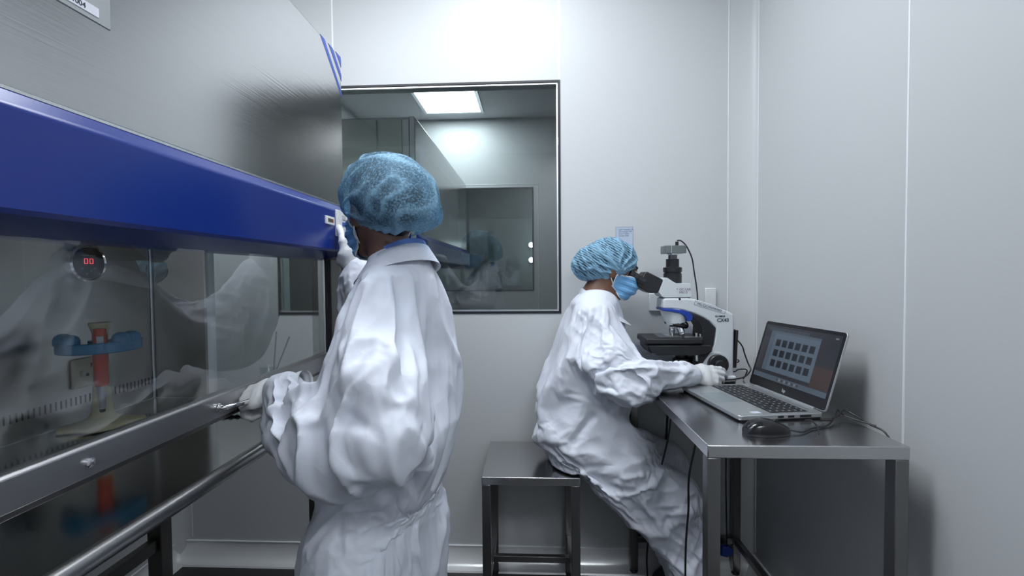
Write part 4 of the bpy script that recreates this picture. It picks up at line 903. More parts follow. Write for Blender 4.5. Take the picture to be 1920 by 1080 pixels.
def head_M(c, fwd, tilt=0.0, s=1.0):
    f = np.array([fwd[0], fwd[1], 0.0]); f /= np.linalg.norm(f); u = np.array([0, 0, 1.0])
    ff = f * math.cos(tilt) - u * math.sin(tilt); uu = u * math.cos(tilt) + f * math.sin(tilt)
    return np.array([np.cross(ff, uu), ff, uu]).T * s, np.array(c, float), s
def to_w(p, M): return np.asarray(p) @ M[0].T + M[1]
def make_eyes(root, M):
    for s in (-1, 1):
        b = MB(); b.lathe([(0.0115 * math.sin(a), -0.0115 * math.cos(a)) for a in [PI * k / 14 for k in range(1, 14)]], to_w((s * 0.031, 0.0795, 0.004), M), M[0][:, 1], 20)
        e = b.build('eye', EYEW, root)
        MB().lathe([(0.0052, 0.0100), (0.0048, 0.0112), (0.001, 0.0118)], to_w((s * 0.031, 0.0795, 0.004), M), M[0][:, 1], 16).build('iris', IRIS, e, off=root.location)
        P = [to_w((s * (0.014 + 0.036 * t), 0.0935 - 0.022 * t * t - 0.004, 0.025 + 0.006 * math.sin(PI * t * 0.8)), M) for t in [k / 6 for k in range(7)]]
        MB().tube(P, [0.002, 0.0035, 0.004, 0.004, 0.0035, 0.003, 0.0015], 8).build('eyebrow', HAIR, root)
def make_hair(root, M, bun=None):
    def f(p):
        d = d_ell(p, (0, -0.020, 0.031), (0.076, 0.092, 0.083))
        d = smin(d, d_ell(p, (0, -0.072, -0.034), (0.050, 0.026, 0.040)), 0.03)
        if bun: d = smin(d, d_ell(p, bun[0], bun[1]), 0.03)
        face = 0.052 - p[..., 1] + 0.45 * (p[..., 2] - 0.05)             # stays behind the hairline
        return smax(smax(d, -(face + 0.0), 0.02), -(p[..., 2] + 0.095), 0.01)
    V, Q = surface(f, (-0.10, -0.19, -0.12), (0.10, 0.12, 0.15), 0.006)
    make_mesh('hair', to_w(V, M), Q, HAIR, root, 1)
def make_net(root, M, f, rim, m, seed, amp=0.005, gat=None, creases=None, res=0.0045):
    """rim(p) > 0 above the elastic edge"""
    V, Q = surface(f, (-0.15, -0.24, -0.14), (0.15, 0.16, 0.18), res)
    N = normals(V, Q); r = rim(V)
    n = noise3(V, 22, seed, 3); rd = 1 - np.abs(noise3(V * np.array([1, 1, 1.0]), 14, seed + 5, 2)) * 2.2
    disp = amp * 0.5 * n + amp * 0.9 * np.clip(rd, -0.2, 1) ** 2
    g = np.zeros(len(V))
    if gat is not None:                                                   # creases fan out from a gathered point
        dv = V - np.array(gat); dist = np.linalg.norm(dv, axis=1); ang = np.arctan2(dv[:, 2], dv[:, 1])
        fan = np.abs(np.sin(ang * 6.5 + 2.2 * noise3(V, 14, seed + 9, 2))); fade = np.exp(-(dist / 0.13) ** 2)
        disp += fade * 0.010 * ((1 - fan) ** 2 - 0.25); g = 0.75 * fade * (1 - fan) ** 1.5 + 0.6 * np.exp(-dist / 0.025)
    if creases is not None:
        w = np.sin(V @ np.array(creases[0]) + 3 * noise3(V, 9, seed + 3, 2)); disp += creases[1] * w; g = g + 0.25 * np.clip(w, 0, 1)
    g = g + 0.55 * np.clip(rd, 0, 1) ** 3
    edge = np.clip(1 - r / 0.022, 0, 1)
    ang = np.arctan2(V[:, 0], V[:, 1]); V = V + N * (disp * (1 - 0.6 * edge) - 0.006 * edge + 0.0022 * edge * np.sin(ang * 34 + 4 * noise3(V, 10, seed)))[:, None]
    g = np.clip(g + 0.55 * edge, 0, 1)
    keep = (r[Q] > -0.003).all(1); V, Q, u = keep_faces(V, Q, keep)
    o = make_mesh('hairnet', to_w(V, M), Q, m, root, 1)
    at = o.data.attributes.new('gather', 'FLOAT', 'POINT'); at.data.foreach_set('value', g[u].astype(np.float32))
    return o
def make_mask(root, M, loops=True):
    """pleated mask stretched over nose, mouth and chin"""
    def f(p):
        q = p.copy(); d = head_f(q)
        x, y, z = p[..., 0], p[..., 1], p[..., 2]
        bridge = d_loft(p, [(0, 0.075, -0.005), (0, 0.088, -0.055), (0, 0.066, -0.098)], [0.040, 0.046, 0.034], [0.020, 0.024, 0.020], (1, 0, 0), 0.02)
        d = smin(d - 0.004, bridge - 0.002, 0.03)
        return d
    V, Q = surface(f, (-0.10, -0.03, -0.15), (0.10, 0.14, 0.04), 0.0026)
    N = normals(V, Q); ax = np.abs(V[:, 0])
    top = -0.004 - 0.55 * np.clip(0.105 - V[:, 1], 0, 1) * 0.35 + 0.000; bot = -0.118 + 0.75 * np.clip(0.06 - V[:, 1], 0, 1)
    back = 0.004 + 0.05 * np.clip((V[:, 2] + 0.05), -0.05, 0.05)
    keep = (V[:, 2] < top) & (V[:, 2] > bot) & (V[:, 1] > back)
    pl = 0.0016 * np.sign(np.sin(V[:, 2] * 230)) * np.clip((V[:, 1] - 0.02) / 0.03, 0, 1)
    V2 = V + N * (pl + 0.001 * noise3(V, 40, 3))[:, None]
    band = (V[:, 2] > top - 0.005) | (V[:, 2] < bot + 0.005) | (V[:, 1] < back + 0.005)
    k = keep[Q].all(1); mi = band[Q].any(1)[k].astype(int)
    Vk, Qk, u = keep_faces(V2, Q, k)
    o = make_mesh('face_mask', to_w(Vk, M), Qk, [MASKB, MASKW], root, 1, mi)
    s = o.modifiers.new('thick', 'SOLIDIFY'); s.thickness = 0.0015
    for sx in (-1, 1):
        for a, b_ in (((0.056, 0.022, -0.024), (0.077, -0.006, 0.016)), ((0.050, 0.020, -0.086), (0.079, -0.010, -0.045))):
            P = spline([to_w((sx * a[0], a[1], a[2]), M), to_w((sx * ((a[0] + b_[0]) / 2 + 0.008), (a[1] + b_[1]) / 2, (a[2] + b_[2]) / 2), M), to_w((sx * b_[0], b_[1], b_[2]), M)], 5)
            MB().tube(P, 0.0016, 6).build('ear_loop', MASKW, o, off=root.location)
def hand_pts(side, curls, spread=0.0, thumb=None):
    """joint chains in hand space: x = thumb side * side, y = towards the fingertips, z = back of the hand"""
    ch = []
    base = [(0.028, 0.088, 0.002), (0.009, 0.093, 0.004), (-0.010, 0.089, 0.003), (-0.027, 0.080, 0.0)]
    lens = [(0.036, 0.023, 0.018), (0.040, 0.026, 0.019), (0.037, 0.024, 0.018), (0.029, 0.018, 0.016)]
    for i in range(4):
        p = np.array(base[i], float); a = 0; pts = [p * np.array([0.8, 0.35, 1]), p.copy()]; sp = spread * (1.5 - i) * 0.5
        for k in range(3):
            a += curls[i][k]; dv = np.array([math.sin(sp) * math.cos(a), math.cos(sp) * math.cos(a), -math.sin(a)]); p = p + dv * lens[i][k]; pts.append(p.copy())
        ch.append((pts, [0.0125, 0.0112, 0.0098, 0.0090, 0.0078]))
    t = thumb or [(0.024, 0.012, -0.006), (0.043, 0.040, -0.014), (0.052, 0.066, -0.020), (0.050, 0.090, -0.024)]
    ch.append(([np.array(p, float) for p in t], [0.017, 0.0135, 0.0105, 0.0085]))
    for pts, r in ch:
        for p in pts: p[0] *= side
    return ch
def make_glove(root, wrist, ydir, zdir, side, curls, spread=0.0, thumb=None, name='glove', cuff=0.07, scale=1.0):
    R = frame(ydir, zdir); ch = hand_pts(1, curls, spread, thumb)
    if side < 0: R = R @ np.diag([-1.0, 1, 1])
    def f(p):
        p = p / scale
        d = d_loft(p, [(0, 0.004, 0), (0.002, 0.045, 0.001), (0.0, 0.082, 0.002)], [0.026, 0.037, 0.038], [0.021, 0.017, 0.0125], (1, 0, 0), 0.02)
        d = smin(d, d_loft(p, [(0, -cuff, 0), (0, 0.01, 0)], [0.031, 0.027], [0.025, 0.021], (1, 0, 0), 0.01), 0.012)
        for i, (pts, r) in enumerate(ch): d = smin(d, d_limb(p, pts, r, 0.004), 0.007 if i < 4 else 0.014)
        return d * scale
    lim = 0.2 * scale
    V, Q = surface(f, (-0.085 * scale, -0.075 * scale, -0.14 * scale), (0.085 * scale, lim, 0.06 * scale), 0.0027 * scale)
    N = normals(V, Q); wr = noise3(V * np.array([1, 2.2, 1]), 60, 4, 2); V = V + N * (0.0009 * wr + 0.0012 * np.sin(V[:, 1] * 420) * np.clip((0.012 - V[:, 1]) / 0.03, 0, 1))[:, None]
    V = smooth_v(V, edges_of(Q), 1, 0.5)
    W = V @ R.T + np.array(wrist)
    if side < 0: Q = Q[:, ::-1]
    return make_mesh(name, W, Q, GLOVE, root, 1)
def ring_strip(name, m, root, cen, fdir, tops, bots, n=48, thick=0.003):
    """a band round the neck; tops / bots: functions of the angle from the front -> (radius forward, radius sideways, height)"""
    f = np.array([fdir[0], fdir[1], 0.0]); f /= np.linalg.norm(f); l = np.cross([0, 0, 1.0], f); b = MB(); P = []
    for k in range(n):
        a = 2 * PI * k / n; row = []
        for prof in [tops(a)] if False else []: pass
        T_, B_ = tops(a), bots(a)
        mids = [(T_[i] + (B_[i] - T_[i]) * t for i in range(3)) for t in (0, 0.5, 1)]
        for sgn, seq in ((1, (0, 0.35, 0.7, 1)), (-1, (1, 0.7, 0.35, 0))):
            for t in seq:
                rf, rs, z = [T_[i] + (B_[i] - T_[i]) * t for i in range(3)]
                rf += sgn * thick / 2; rs += sgn * thick / 2
                row.append(np.array(cen) + f * rf * math.cos(a) + l * rs * math.sin(a) + np.array([0, 0, z]))
        P.append(row)
    P.append(P[0]); b.grid(np.array(P), closed_u=True); o = b.build(name, m, root, smooth=60); return o
def folds(V, N, specs):
    """hand-laid creases: (points, half width, height), raised or sunk along curves lying on the cloth"""
    d = np.zeros(len(V))
    for pts, w, hgt in specs:
        pts = spline(pts, 5); best = np.full(len(V), 9.0)
        for i in range(len(pts) - 1): best = np.minimum(best, seg_dist(V, pts[i], pts[i + 1])[0])
        d += hgt * np.exp(-(best / w) ** 2)
    return V + N * d[:, None]

# ================================================================== the standing person
SP = thing('person', 'person standing at the cabinet in white coverall and blue hairnet, pressing its switch', 'person', (-0.345, 0.99, 0), world=True)
TF = np.array([-0.94, 0.34, 0]); TL = np.array([-0.34, -0.94, 0])
SH = head_M((-0.348, 1.036, 1.397), (-0.69, 0.72), 0.12, 0.88)
LW, RW = np.array([-0.556, 0.962, 1.004]), np.array([-0.502, 1.288, 1.270])
def body_s(P):
    d = head_f((P - SH[1].astype(np.float32)) @ (SH[0] / SH[2] ** 2).astype(np.float32)) * SH[2]
    d = smin(d, d_loft(P, [(-0.295, 1.005, 1.19), (-0.30, 1.0, 1.06), (-0.32, 0.99, 0.90), (-0.34, 0.99, 0.76)], [0.095, 0.105, 0.10, 0.10], [0.055, 0.07, 0.07, 0.07], TL, 0.05), 0.05)
    d = smin(d, d_limb(P, [(-0.305, 0.92, 1.15), (-0.282, 0.79, 0.985), LW - (0, 0, 0.004)], [0.040, 0.030, 0.017], 0.02), 0.03)
    d = smin(d, d_limb(P, [(-0.28, 1.11, 1.15), (-0.41, 1.27, 1.07), RW], [0.040, 0.030, 0.018], 0.02), 0.03)
    for s in (-1, 1):
        c = np.array([-0.345, 0.99, 0]) + s * TL * 0.07
        d = smin(d, d_limb(P, [c + (0, 0, 0.74), c + (-0.01, 0, 0.42), c + (0.0, 0, 0.08), c + TF * 0.09 + (0, 0, 0.045)], [0.068, 0.055, 0.04, 0.03], 0.03), 0.04)
    return d
V, Q = surface(body_s, (-0.66, 0.72, 0.0), (-0.10, 1.40, 1.58), 0.0055)
make_mesh('body', smooth_v(V, edges_of(Q), 1, 0.4), Q, SKIN, SP, 0)
make_eyes(SP, SH)
make_hair(SP, (SH[0] / 0.92, SH[1], 0.96), ((0, -0.115, -0.005), (0.05, 0.045, 0.05)))
def net_s(p):
    d = d_ell(p, (0, -0.018, 0.036), (0.090, 0.108, 0.100))
    d = smin(d, d_ell(p, (0.0, -0.100, 0.006), (0.078, 0.084, 0.078)), 0.05)
    d = smin(d, d_ell(p, (0.0, -0.150, -0.034), (0.055, 0.034, 0.032)), 0.04)
    return d
NETS = net_mat('hairnet_blue_fine', 230, 0.56, None)
make_net(SP, (SH[0] / 0.88, SH[1] - np.array([0, 0, 0.007]), 1.0), net_s, lambda p: p[:, 2] + 0.028 - 0.42 * np.clip(p[:, 1], -0.10, 0.2), NETS, 3, 0.0045, gat=(-0.080, 0.040, -0.004))
make_mask(SP, SH)

# coverall
def hang_s(P, ot=0.0, os=0.0):
    """outer shape of the loose coverall"""
    d = d_loft(P, [(-0.300, 1.015, 1.262), (-0.295, 1.00, 1.185), (-0.312, 0.995, 1.06), (-0.325, 0.99, 0.93), (-0.335, 0.99, 0.82), (-0.345, 0.99, 0.755), (-0.350, 0.99, 0.66)],
               [0.078, 0.130, 0.160, 0.164, 0.166, 0.158, 0.172], [0.070, 0.082, 0.112, 0.122, 0.124, 0.115, 0.122], TL, 0.03)
    for s in (-1, 1):
        c = np.array([-0.350, 0.99, 0]) + s * TL * 0.083
        d = smin(d, d_limb(P, [c + (0, 0, 0.66), c + (-0.008, 0, 0.42), c + (0.0, 0, 0.20), c + (0.0, 0, 0.085)], [0.118, 0.108, 0.098, 0.072], 0.03), 0.05)
    d = d + ot
    # near (left) sleeve: hangs in a bag under the forearm
    d = smin(d, os + d_limb(P, [(-0.305, 0.905, 1.168), (-0.285, 0.815, 1.075), (-0.278, 0.775, 1.00)], [0.076, 0.078, 0.078], 0.03), 0.05)
    d = smin(d, os + d_loft(P, [(-0.272, 0.768, 0.995), (-0.360, 0.800, 0.962), (-0.450, 0.862, 0.960), (-0.512, 0.922, 0.982), (-0.546, 0.955, 1.004)], [0.080, 0.092, 0.092, 0.068, 0.037], [0.064, 0.060, 0.056, 0.046, 0.036], (0, 0, 1), 0.03), 0.012)
    # far (right) sleeve, bent up to the switch
    d = smin(d, os + d_limb(P, [(-0.280, 1.10, 1.168), (-0.38, 1.235, 1.10), (-0.435, 1.27, 1.085)], [0.085, 0.085, 0.085], 0.03), 0.05)
    d = smin(d, os + d_limb(P, [(-0.435, 1.27, 1.085), (-0.485, 1.285, 1.17), (-0.500, 1.288, 1.225), (-0.494, 1.288, 1.268)], [0.085, 0.070, 0.055, 0.036], 0.03), 0.03)
    return d
V, Q = surface(hang_s, (-0.66, 0.68, 0.0), (-0.05, 1.42, 1.40), 0.0075)
E = edges_of(Q); V = smooth_v(V, E, 2, 0.5); N = normals(V, Q)
# waist elastic: a drooping line, lower towards the near front
wz = 0.735 + 0.20 * ((V[:, 0] + 0.34) * 0.9 + (V[:, 1] - 0.99) * 0.12)
ang = np.arctan2((V - [-0.34, 0.99, 0]) @ TL, (V - [-0.34, 0.99, 0]) @ TF)
torso = (seg_dist(V, (-0.33, 0.99, 0.5), (-0.33, 0.99, 1.0))[0] < 0.24) & (V[:, 2] < 0.86)
sag = np.where(torso, np.exp(-((V[:, 2] - wz) / 0.012) ** 2), 0); puff = np.where(torso, np.exp(-((V[:, 2] - wz) / 0.05) ** 2), 0)
back = np.clip(0.5 - 0.8 * np.cos(ang), 0, 1)
V = V - N * (0.022 * sag * back - 0.0035 * puff * back * np.sin(ang * 46 + 5 * noise3(V, 9, 2)))[:, None]
LWp, RWp, NK = LW, RW, np.array([-0.288, 1.01, 1.31])
pin = np.maximum.reduce([np.exp(-(np.linalg.norm(V - LWp, axis=1) / 0.055) ** 4), np.exp(-(np.linalg.norm(V - RWp, axis=1) / 0.055) ** 4), np.clip((V[:, 2] - 1.245) / 0.03, 0, 1) * (np.linalg.norm(V[:, :2] - NK[:2], axis=1) < 0.14), np.clip(sag * back, 0, 1) * 0.8])
CV, CQ = surface(lambda P: hang_s(P, 0.016, 0.034), (-0.66, 0.68, 0.0), (-0.05, 1.42, 1.40), 0.012)
V = sim_cloth(V, Q, pin, [(CV, CQ)], frames=20, grow=0.075, bend=0.35, grav=0.45, mass=0.03)
V = smooth_v(V, edges_of(Q), 1, 0.3)
wt_ = np.exp(-(seg_dist(V, (-0.32, 1.0, 1.20), (-0.345, 0.99, 0.76))[0] / 0.20) ** 6); near_ = wseg(V, (-0.31, 0.88, 1.14), (-0.28, 0.78, 1.0), 0.11); fore_ = wseg(V, (-0.30, 0.77, 0.97), (-0.50, 0.92, 0.96), 0.115)
rf_ = wseg(V, (-0.43, 1.27, 1.09), (-0.494, 1.288, 1.24), 0.09); lg_ = np.clip((0.73 - V[:, 2]) / 0.06, 0, 1); fr_ = 1 - pin
V = drape(V, Q, [(wt_ * (1 - near_) * (1 - fore_) * (1 - lg_) * fr_, (0.08, -0.15, 1), 2.0, 9, 0.013, 3), (near_ * (1 - fore_) * fr_, (-0.3, 0.2, 1), 2.2, 10, 0.015, 8), (fore_ * fr_, (0.12, -0.1, 1), 2.0, 11, 0.026, 21), (rf_ * fr_, (0.5, -0.8, 0.3), 5, 22, 0.010, 5), (lg_, (0.25, 0.2, 1), 2.5, 9, 0.015, 14)])
V = folds(V, normals(V, Q), [
    ([(-0.36, 0.745, 1.03), (-0.33, 0.715, 0.96), (-0.27, 0.70, 0.92)], 0.012, 0.010), ([(-0.30, 0.72, 1.02), (-0.24, 0.71, 0.99), (-0.20, 0.75, 0.95)], 0.010, -0.012), ([(-0.35, 0.80, 1.13), (-0.29, 0.745, 1.06), (-0.22, 0.75, 1.0)], 0.009, 0.008),
    ([(-0.20, 0.80, 0.97), (-0.20, 0.86, 0.90), (-0.21, 0.87, 0.80)], 0.013, 0.014), ([(-0.24, 0.84, 0.98), (-0.23, 0.86, 0.90), (-0.25, 0.86, 0.80)], 0.012, -0.014), ([(-0.30, 0.84, 0.86), (-0.29, 0.84, 0.80), (-0.28, 0.85, 0.73)], 0.012, 0.012),
    ([(-0.30, 0.92, 1.255), (-0.36, 0.86, 1.17), (-0.40, 0.83, 1.08)], 0.006, -0.006)])
make_mesh('coverall', V, Q, CLOTH, SP, 1)
NC = (-0.303, 1.018, 0)
ring_strip('collar', CLOTH, SP, NC, (-0.80, 0.6), lambda a: (0.070 + 0.004 * math.cos(a), 0.066, 1.320 - 0.029 * (1 + math.cos(a))), lambda a: (0.098 + 0.010 * math.cos(a), 0.092, 1.283 - 0.032 * (1 + math.cos(a))), thick=0.005)
ring_strip('shirt_collar', SHIRT, SP, NC, (-0.80, 0.6), lambda a: (0.061, 0.059, 1.331 - 0.030 * (1 + math.cos(a))), lambda a: (0.070, 0.066, 1.29 - 0.030 * (1 + math.cos(a))), thick=0.003)
# gloves: left closed on the sash handle, right pointing at the switch
g4 = [(1.05, 1.15, 0.8)] * 4
make_glove(SP, LW, (-0.93, 0.10, -0.28), (-0.22, -0.50, 0.84), 1, [(1.0, 1.35, 0.9), (1.0, 1.4, 0.9), (1.0, 1.4, 0.9), (1.0, 1.3, 0.9)], thumb=[(0.022, 0.010, -0.008), (0.036, 0.030, -0.024), (0.034, 0.052, -0.036), (0.020, 0.066, -0.040)], scale=0.92)
make_glove(SP, RW, (-0.22, 0.16, 0.92), (0.45, -0.85, 0.25), -1, [(0.35, 0.35, 0.20), (1.35, 1.5, 0.9), (1.4, 1.5, 0.9), (1.4, 1.45, 0.9)], thumb=[(0.022, 0.012, -0.008), (0.040, 0.035, -0.020), (0.034, 0.060, -0.034), (0.014, 0.072, -0.038)], scale=0.98)
for s in (-1, 1):
    c = np.array([-0.350, 0.99, 0]) + s * TL * 0.083
    V, Q = surface(lambda P: np.maximum(smin(d_loft(P, [c + TF * -0.05 + (0, 0, 0.035), c + TF * 0.06 + (0, 0, 0.032), c + TF * 0.15 + (0, 0, 0.028)], [0.040, 0.046, 0.040], [0.036, 0.034, 0.026], TL, 0.02), d_cap(P, c + (0, 0, 0.04), c + (0, 0, 0.10), 0.05, 0.05), 0.03), 0.003 - P[..., 2]), c - (0.25, 0.25, 0.01) , c + (0.25, 0.25, 0.17), 0.007)
    make_mesh('shoe', V, Q, SHOE, SP, 1)

# ================================================================== the seated person
ST = thing('person', 'person seated on the steel stool in white coverall, looking into the microscope', 'person', (0.15, 1.72, 0), world=True)
TH_ = head_M((0.302, 1.72, 1.270), (1, 0), 0.33, 0.89)
RW2, LW2 = np.array([0.540, 1.553, 0.903]), np.array([0.545, 1.815, 0.905])
def body_t(P):
    d = head_f((P - TH_[1].astype(np.float32)) @ (TH_[0] / TH_[2] ** 2).astype(np.float32)) * TH_[2]
    d = smin(d, d_loft(P, [(0.215, 1.72, 1.10), (0.21, 1.72, 0.95), (0.18, 1.72, 0.80), (0.16, 1.72, 0.655)], [0.095, 0.10, 0.09, 0.095], [0.055, 0.07, 0.065, 0.065], (0, 1, 0), 0.05), 0.05)
    d = smin(d, d_cap(P, (0.225, 1.72, 1.10), (0.255, 1.72, 1.17), 0.055, 0.05), 0.04)
    d = smin(d, d_limb(P, [(0.215, 1.645, 1.05), (0.31, 1.525, 0.905), RW2], [0.036, 0.030, 0.018], 0.02), 0.03)
    d = smin(d, d_limb(P, [(0.215, 1.795, 1.05), (0.31, 1.838, 0.92), LW2], [0.036, 0.030, 0.018], 0.02), 0.03)
    for y, kz, kx in ((1.625, 0.47, 0.50), (1.80, 0.52, 0.52)):
        d = smin(d, d_limb(P, [(0.17, y, 0.64), (kx, y, kz), (kx + 0.03, y, 0.08), (kx + 0.12, y, 0.045)], [0.066, 0.055, 0.04, 0.03], 0.03), 0.04)
    return d
V, Q = surface(body_t, (0.0, 1.44, 0.0), (0.72, 1.905, 1.40), 0.0055)
make_mesh('body', smooth_v(V, edges_of(Q), 1, 0.4), Q, SKIN, ST, 0)
make_eyes(ST, TH_)
make_hair(ST, TH_, ((0, -0.11, -0.02), (0.055, 0.045, 0.05)))
def net_t(p):
    d = d_ell(p, (0, -0.020, 0.026), (0.093, 0.108, 0.097))
    return smin(d, d_ell(p, (0, -0.112, -0.022), (0.072, 0.062, 0.070)), 0.05)
NETT = net_mat('hairnet_blue_creased', 120, 0.50, (38, 5.0, (0.4, 0.9, 0.3)))
make_net(ST, TH_, net_t, lambda p: p[:, 2] + 0.054 - 0.90 * np.clip(p[:, 1], -0.052, 0.2), NETT, 11, 0.004, gat=(0.082, 0.020, -0.012), creases=((60, 150, 190), 0.0016))
make_mask(ST, TH_)
def hang_t(P, ot=0.0, os=0.0):
    d = d_loft(P, [(0.246, 1.72, 1.138), (0.226, 1.72, 1.092), (0.222, 1.72, 0.98), (0.200, 1.72, 0.84), (0.178, 1.72, 0.72), (0.165, 1.72, 0.63)],
               [0.078, 0.140, 0.163, 0.170, 0.174, 0.165], [0.074, 0.094, 0.124, 0.154, 0.170, 0.135], (0, 1, 0), 0.03)
    d = d + ot
    d = smin(d, os + d_limb(P, [(0.220, 1.615, 1.060), (0.268, 1.535, 0.965), (0.318, 1.505, 0.895)], [0.072, 0.082, 0.086], 0.03), 0.04)
    d = smin(d, os + d_limb(P, [(0.300, 1.500, 0.885), (0.350, 1.505, 0.890), (0.415, 1.520, 0.915), (0.48, 1.54, 0.910), (0.530, 1.550, 0.905)], [0.090, 0.080, 0.056, 0.049, 0.036], 0.03), 0.03)
    d = smin(d, os * 0.7 + d_limb(P, [(0.205, 1.82, 1.065), (0.285, 1.84, 0.95), (0.36, 1.842, 0.925), (0.46, 1.83, 0.915), (0.535, 1.818, 0.908)], [0.072, 0.066, 0.062, 0.052, 0.036], 0.03), 0.04)
    d = smin(d, ot * 1.5 + d_limb(P, [(0.165, 1.635, 0.645), (0.31, 1.612, 0.555), (0.495, 1.605, 0.470)], [0.110, 0.118, 0.094], 0.03), 0.05)
    d = smin(d, ot * 1.5 + d_limb(P, [(0.485, 1.605, 0.475), (0.520, 1.605, 0.34), (0.535, 1.605, 0.22), (0.535, 1.605, 0.085)], [0.098, 0.080, 0.075, 0.065], 0.03), 0.04)
    d = smin(d, ot * 1.5 + d_limb(P, [(0.165, 1.79, 0.645), (0.32, 1.795, 0.58), (0.52, 1.795, 0.52)], [0.100, 0.095, 0.082], 0.03), 0.05)
    d = smin(d, ot * 1.5 + d_limb(P, [(0.52, 1.795, 0.52), (0.545, 1.795, 0.34), (0.55, 1.795, 0.085)], [0.082, 0.075, 0.065], 0.03), 0.03)
    return d
V, Q = surface(hang_t, (-0.08, 1.36, 0.0), (0.70, 1.915, 1.30), 0.0070)
E = edges_of(Q); V = smooth_v(V, E, 2, 0.5)
NK2 = np.array([0.235, 1.72, 1.17])
pin = np.maximum.reduce([np.exp(-(np.linalg.norm(V - RW2, axis=1) / 0.055) ** 4), np.exp(-(np.linalg.norm(V - LW2, axis=1) / 0.055) ** 4), np.clip((V[:, 2] - 1.125) / 0.03, 0, 1) * (np.linalg.norm(V[:, :2] - NK2[:2], axis=1) < 0.14), 0.9 * (V[:, 2] < 0.56) * (V[:, 0] < 0.17)])
on_seat = (V[:, 0] > SX0 - 0.02) & (V[:, 0] < SX1 + 0.012) & (V[:, 2] < SZ + 0.004) & (V[:, 2] > 0.45); V[on_seat, 2] = SZ + 0.004
CV, CQ = surface(lambda P: np.maximum(np.maximum(hang_t(P, 0.016, 0.030), SZ + 0.004 - P[..., 2] - 9 * np.clip(P[..., 0] - SX1, 0, 1)), P[..., 1] - (D - 0.02)), (-0.08, 1.36, 0.0), (0.70, 1.915, 1.30), 0.012)
BQ = np.array([(0, 2, 3, 1), (4, 5, 7, 6), (0, 1, 5, 4), (2, 6, 7, 3), (0, 4, 6, 2), (1, 3, 7, 5)])
def box_v(x0, x1, y0, y1, z0, z1): return np.array([(x, y, z) for z in (z0, z1) for y in (y0, y1) for x in (x0, x1)])
V = sim_cloth(V, Q, pin, [(CV, CQ), (box_v(TX0, TX1, TY0, TY1, T - 0.03, T), BQ)], frames=20, grow=0.085, bend=0.35, grav=0.45, mass=0.03)
V = smooth_v(V, edges_of(Q), 1, 0.3)
wt_ = np.exp(-(seg_dist(V, (0.22, 1.72, 1.06), (0.17, 1.72, 0.68))[0] / 0.20) ** 6); ua_ = wseg(V, (0.22, 1.60, 1.05), (0.31, 1.51, 0.91), 0.10); fa_ = wseg(V, (0.34, 1.50, 0.89), (0.50, 1.545, 0.905), 0.09)
tg_ = wseg(V, (0.20, 1.62, 0.60), (0.46, 1.605, 0.48), 0.14); sn_ = np.clip((0.46 - V[:, 2]) / 0.06, 0, 1); fr_ = 1 - pin
V = drape(V, Q, [(wt_ * (1 - ua_) * (1 - fa_) * (1 - 0.6 * tg_) * fr_, (0.12, 0, 1), 2.0, 9, 0.010, 4), (ua_ * (1 - fa_) * fr_, (0.5, -0.1, -0.8), 2.5, 11, 0.012, 9), (fa_ * fr_, (0.35, 0.1, 1), 4, 14, 0.011, 22), (tg_ * (1 - sn_) * fr_, (0.88, -0.1, 0.25), 2.5, 12, 0.018, 6), (sn_, (0.45, 0.3, 0.85), 3, 12, 0.013, 15)])
V = folds(V, normals(V, Q), [
    ([(0.13, 1.54, 0.585), (0.22, 1.51, 0.60), (0.33, 1.51, 0.64)], 0.011, -0.014), ([(0.14, 1.54, 0.57), (0.25, 1.50, 0.57), (0.38, 1.51, 0.58)], 0.010, 0.012), ([(0.15, 1.55, 0.555), (0.28, 1.51, 0.53), (0.40, 1.52, 0.52)], 0.010, -0.012),
    ([(0.12, 1.56, 0.60), (0.14, 1.55, 0.68), (0.20, 1.55, 0.76)], 0.013, -0.018), ([(0.36, 1.51, 0.62), (0.40, 1.52, 0.56), (0.38, 1.51, 0.50)], 0.011, 0.010),
    ([(0.44, 1.53, 0.42), (0.48, 1.52, 0.46), (0.55, 1.53, 0.50)], 0.010, -0.012), ([(0.26, 1.46, 1.0), (0.29, 1.44, 0.94), (0.34, 1.44, 0.90)], 0.009, -0.010), ([(0.24, 1.47, 0.97), (0.26, 1.45, 0.90), (0.31, 1.44, 0.84)], 0.011, 0.010)])
# rests on the stool and on the table top, stays clear of the wall
on_seat = (V[:, 0] > SX0 - 0.02) & (V[:, 0] < SX1 + 0.012) & (V[:, 2] < SZ + 0.003) & (V[:, 2] > 0.45); V[on_seat, 2] = SZ + 0.003
on_tab = (V[:, 0] > TX0 - 0.004) & (V[:, 2] > T - 0.05) & (V[:, 2] < T + 0.002); V[on_tab, 2] = T + 0.002
edge_ = (V[:, 2] > 0.74) & (V[:, 2] < T) & (V[:, 0] > TX0 - 0.004); V[edge_, 0] = TX0 - 0.004
V[:, 1] = np.minimum(V[:, 1], D - 0.012)
make_mesh('coverall', V, Q, CLOTH, ST, 1)
NC2 = (0.252, 1.72, 0)
ring_strip('collar', CLOTH, ST, NC2, (1, 0), lambda a: (0.072, 0.066, 1.198 - 0.054 * (1 + math.cos(a))), lambda a: (0.098 + 0.014 * math.cos(a), 0.092, 1.160 - 0.052 * (1 + math.cos(a))), thick=0.005)
ring_strip('shirt_collar', NAVY, ST, NC2, (1, 0), lambda a: (0.064 + 0.004 * math.cos(a), 0.058, 1.200 - 0.055 * (1 + math.cos(a))), lambda a: (0.072 + 0.010 * math.cos(a), 0.066, 1.16 - 0.052 * (1 + math.cos(a))), thick=0.003)
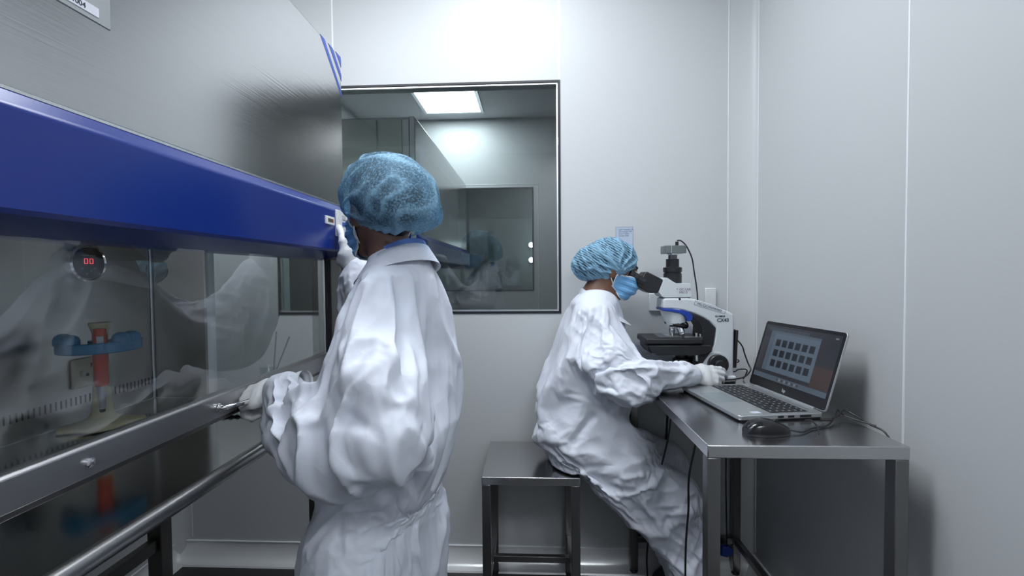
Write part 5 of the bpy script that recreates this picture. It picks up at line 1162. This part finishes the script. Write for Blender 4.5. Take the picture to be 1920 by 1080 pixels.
make_glove(ST, RW2, (1, 0.30, -0.06), (-0.1, -0.80, 0.60), -1, [(0.10, 0.35, 0.20), (0.22, 0.45, 0.25), (0.38, 0.60, 0.35), (0.55, 0.75, 0.45)], thumb=[(0.022, 0.012, -0.008), (0.038, 0.038, -0.020), (0.040, 0.064, -0.032), (0.034, 0.084, -0.042)], scale=0.92)
make_glove(ST, LW2, (1, -0.05, -0.05), (-0.1, 0.72, 0.68), 1, [(0.45, 0.55, 0.3), (0.55, 0.7, 0.4), (0.65, 0.85, 0.5), (0.75, 0.9, 0.5)], scale=0.92)
for y, kx in ((1.605, 0.535), (1.795, 0.55)):
    c = np.array([kx, y, 0]); F_ = np.array([1.0, 0, 0])
    V, Q = surface(lambda P: np.maximum(smin(d_loft(P, [c + F_ * -0.05 + (0, 0, 0.035), c + F_ * 0.06 + (0, 0, 0.032), c + F_ * 0.15 + (0, 0, 0.028)], [0.038, 0.044, 0.038], [0.036, 0.034, 0.026], (0, 1, 0), 0.02), d_cap(P, c + (0, 0, 0.04), c + (0, 0, 0.10), 0.048, 0.048), 0.03), 0.003 - P[..., 2]), c - (0.13, 0.1, 0.01), c + (0.25, 0.1, 0.17), 0.007)
    make_mesh('shoe', V, Q, SHOE, ST, 1)
# ------------------------------------------------------------------ world and view
wd = bpy.data.worlds.new('world'); bpy.context.scene.world = wd; wd.use_nodes = True
wd.node_tree.nodes['Background'].inputs[0].default_value = (0.02, 0.022, 0.025, 1)
vs = bpy.context.scene.view_settings
bpy.context.scene.display_settings.display_device = 'sRGB'
vs.view_transform = 'Standard'; vs.look = 'None'; vs.gamma = 1; vs.use_curve_mapping = False; vs.exposure = EXPOSURE
cy = bpy.context.scene.cycles
cy.max_bounces = 7; cy.diffuse_bounces = 3; cy.glossy_bounces = 4; cy.adaptive_threshold = 0.05; cy.transparent_max_bounces = 16; cy.caustics_reflective = False; cy.caustics_refractive = False
cy.sample_clamp_indirect = 4.0
for o in list(bpy.data.objects):
    if '_world' in o: del o['_world']
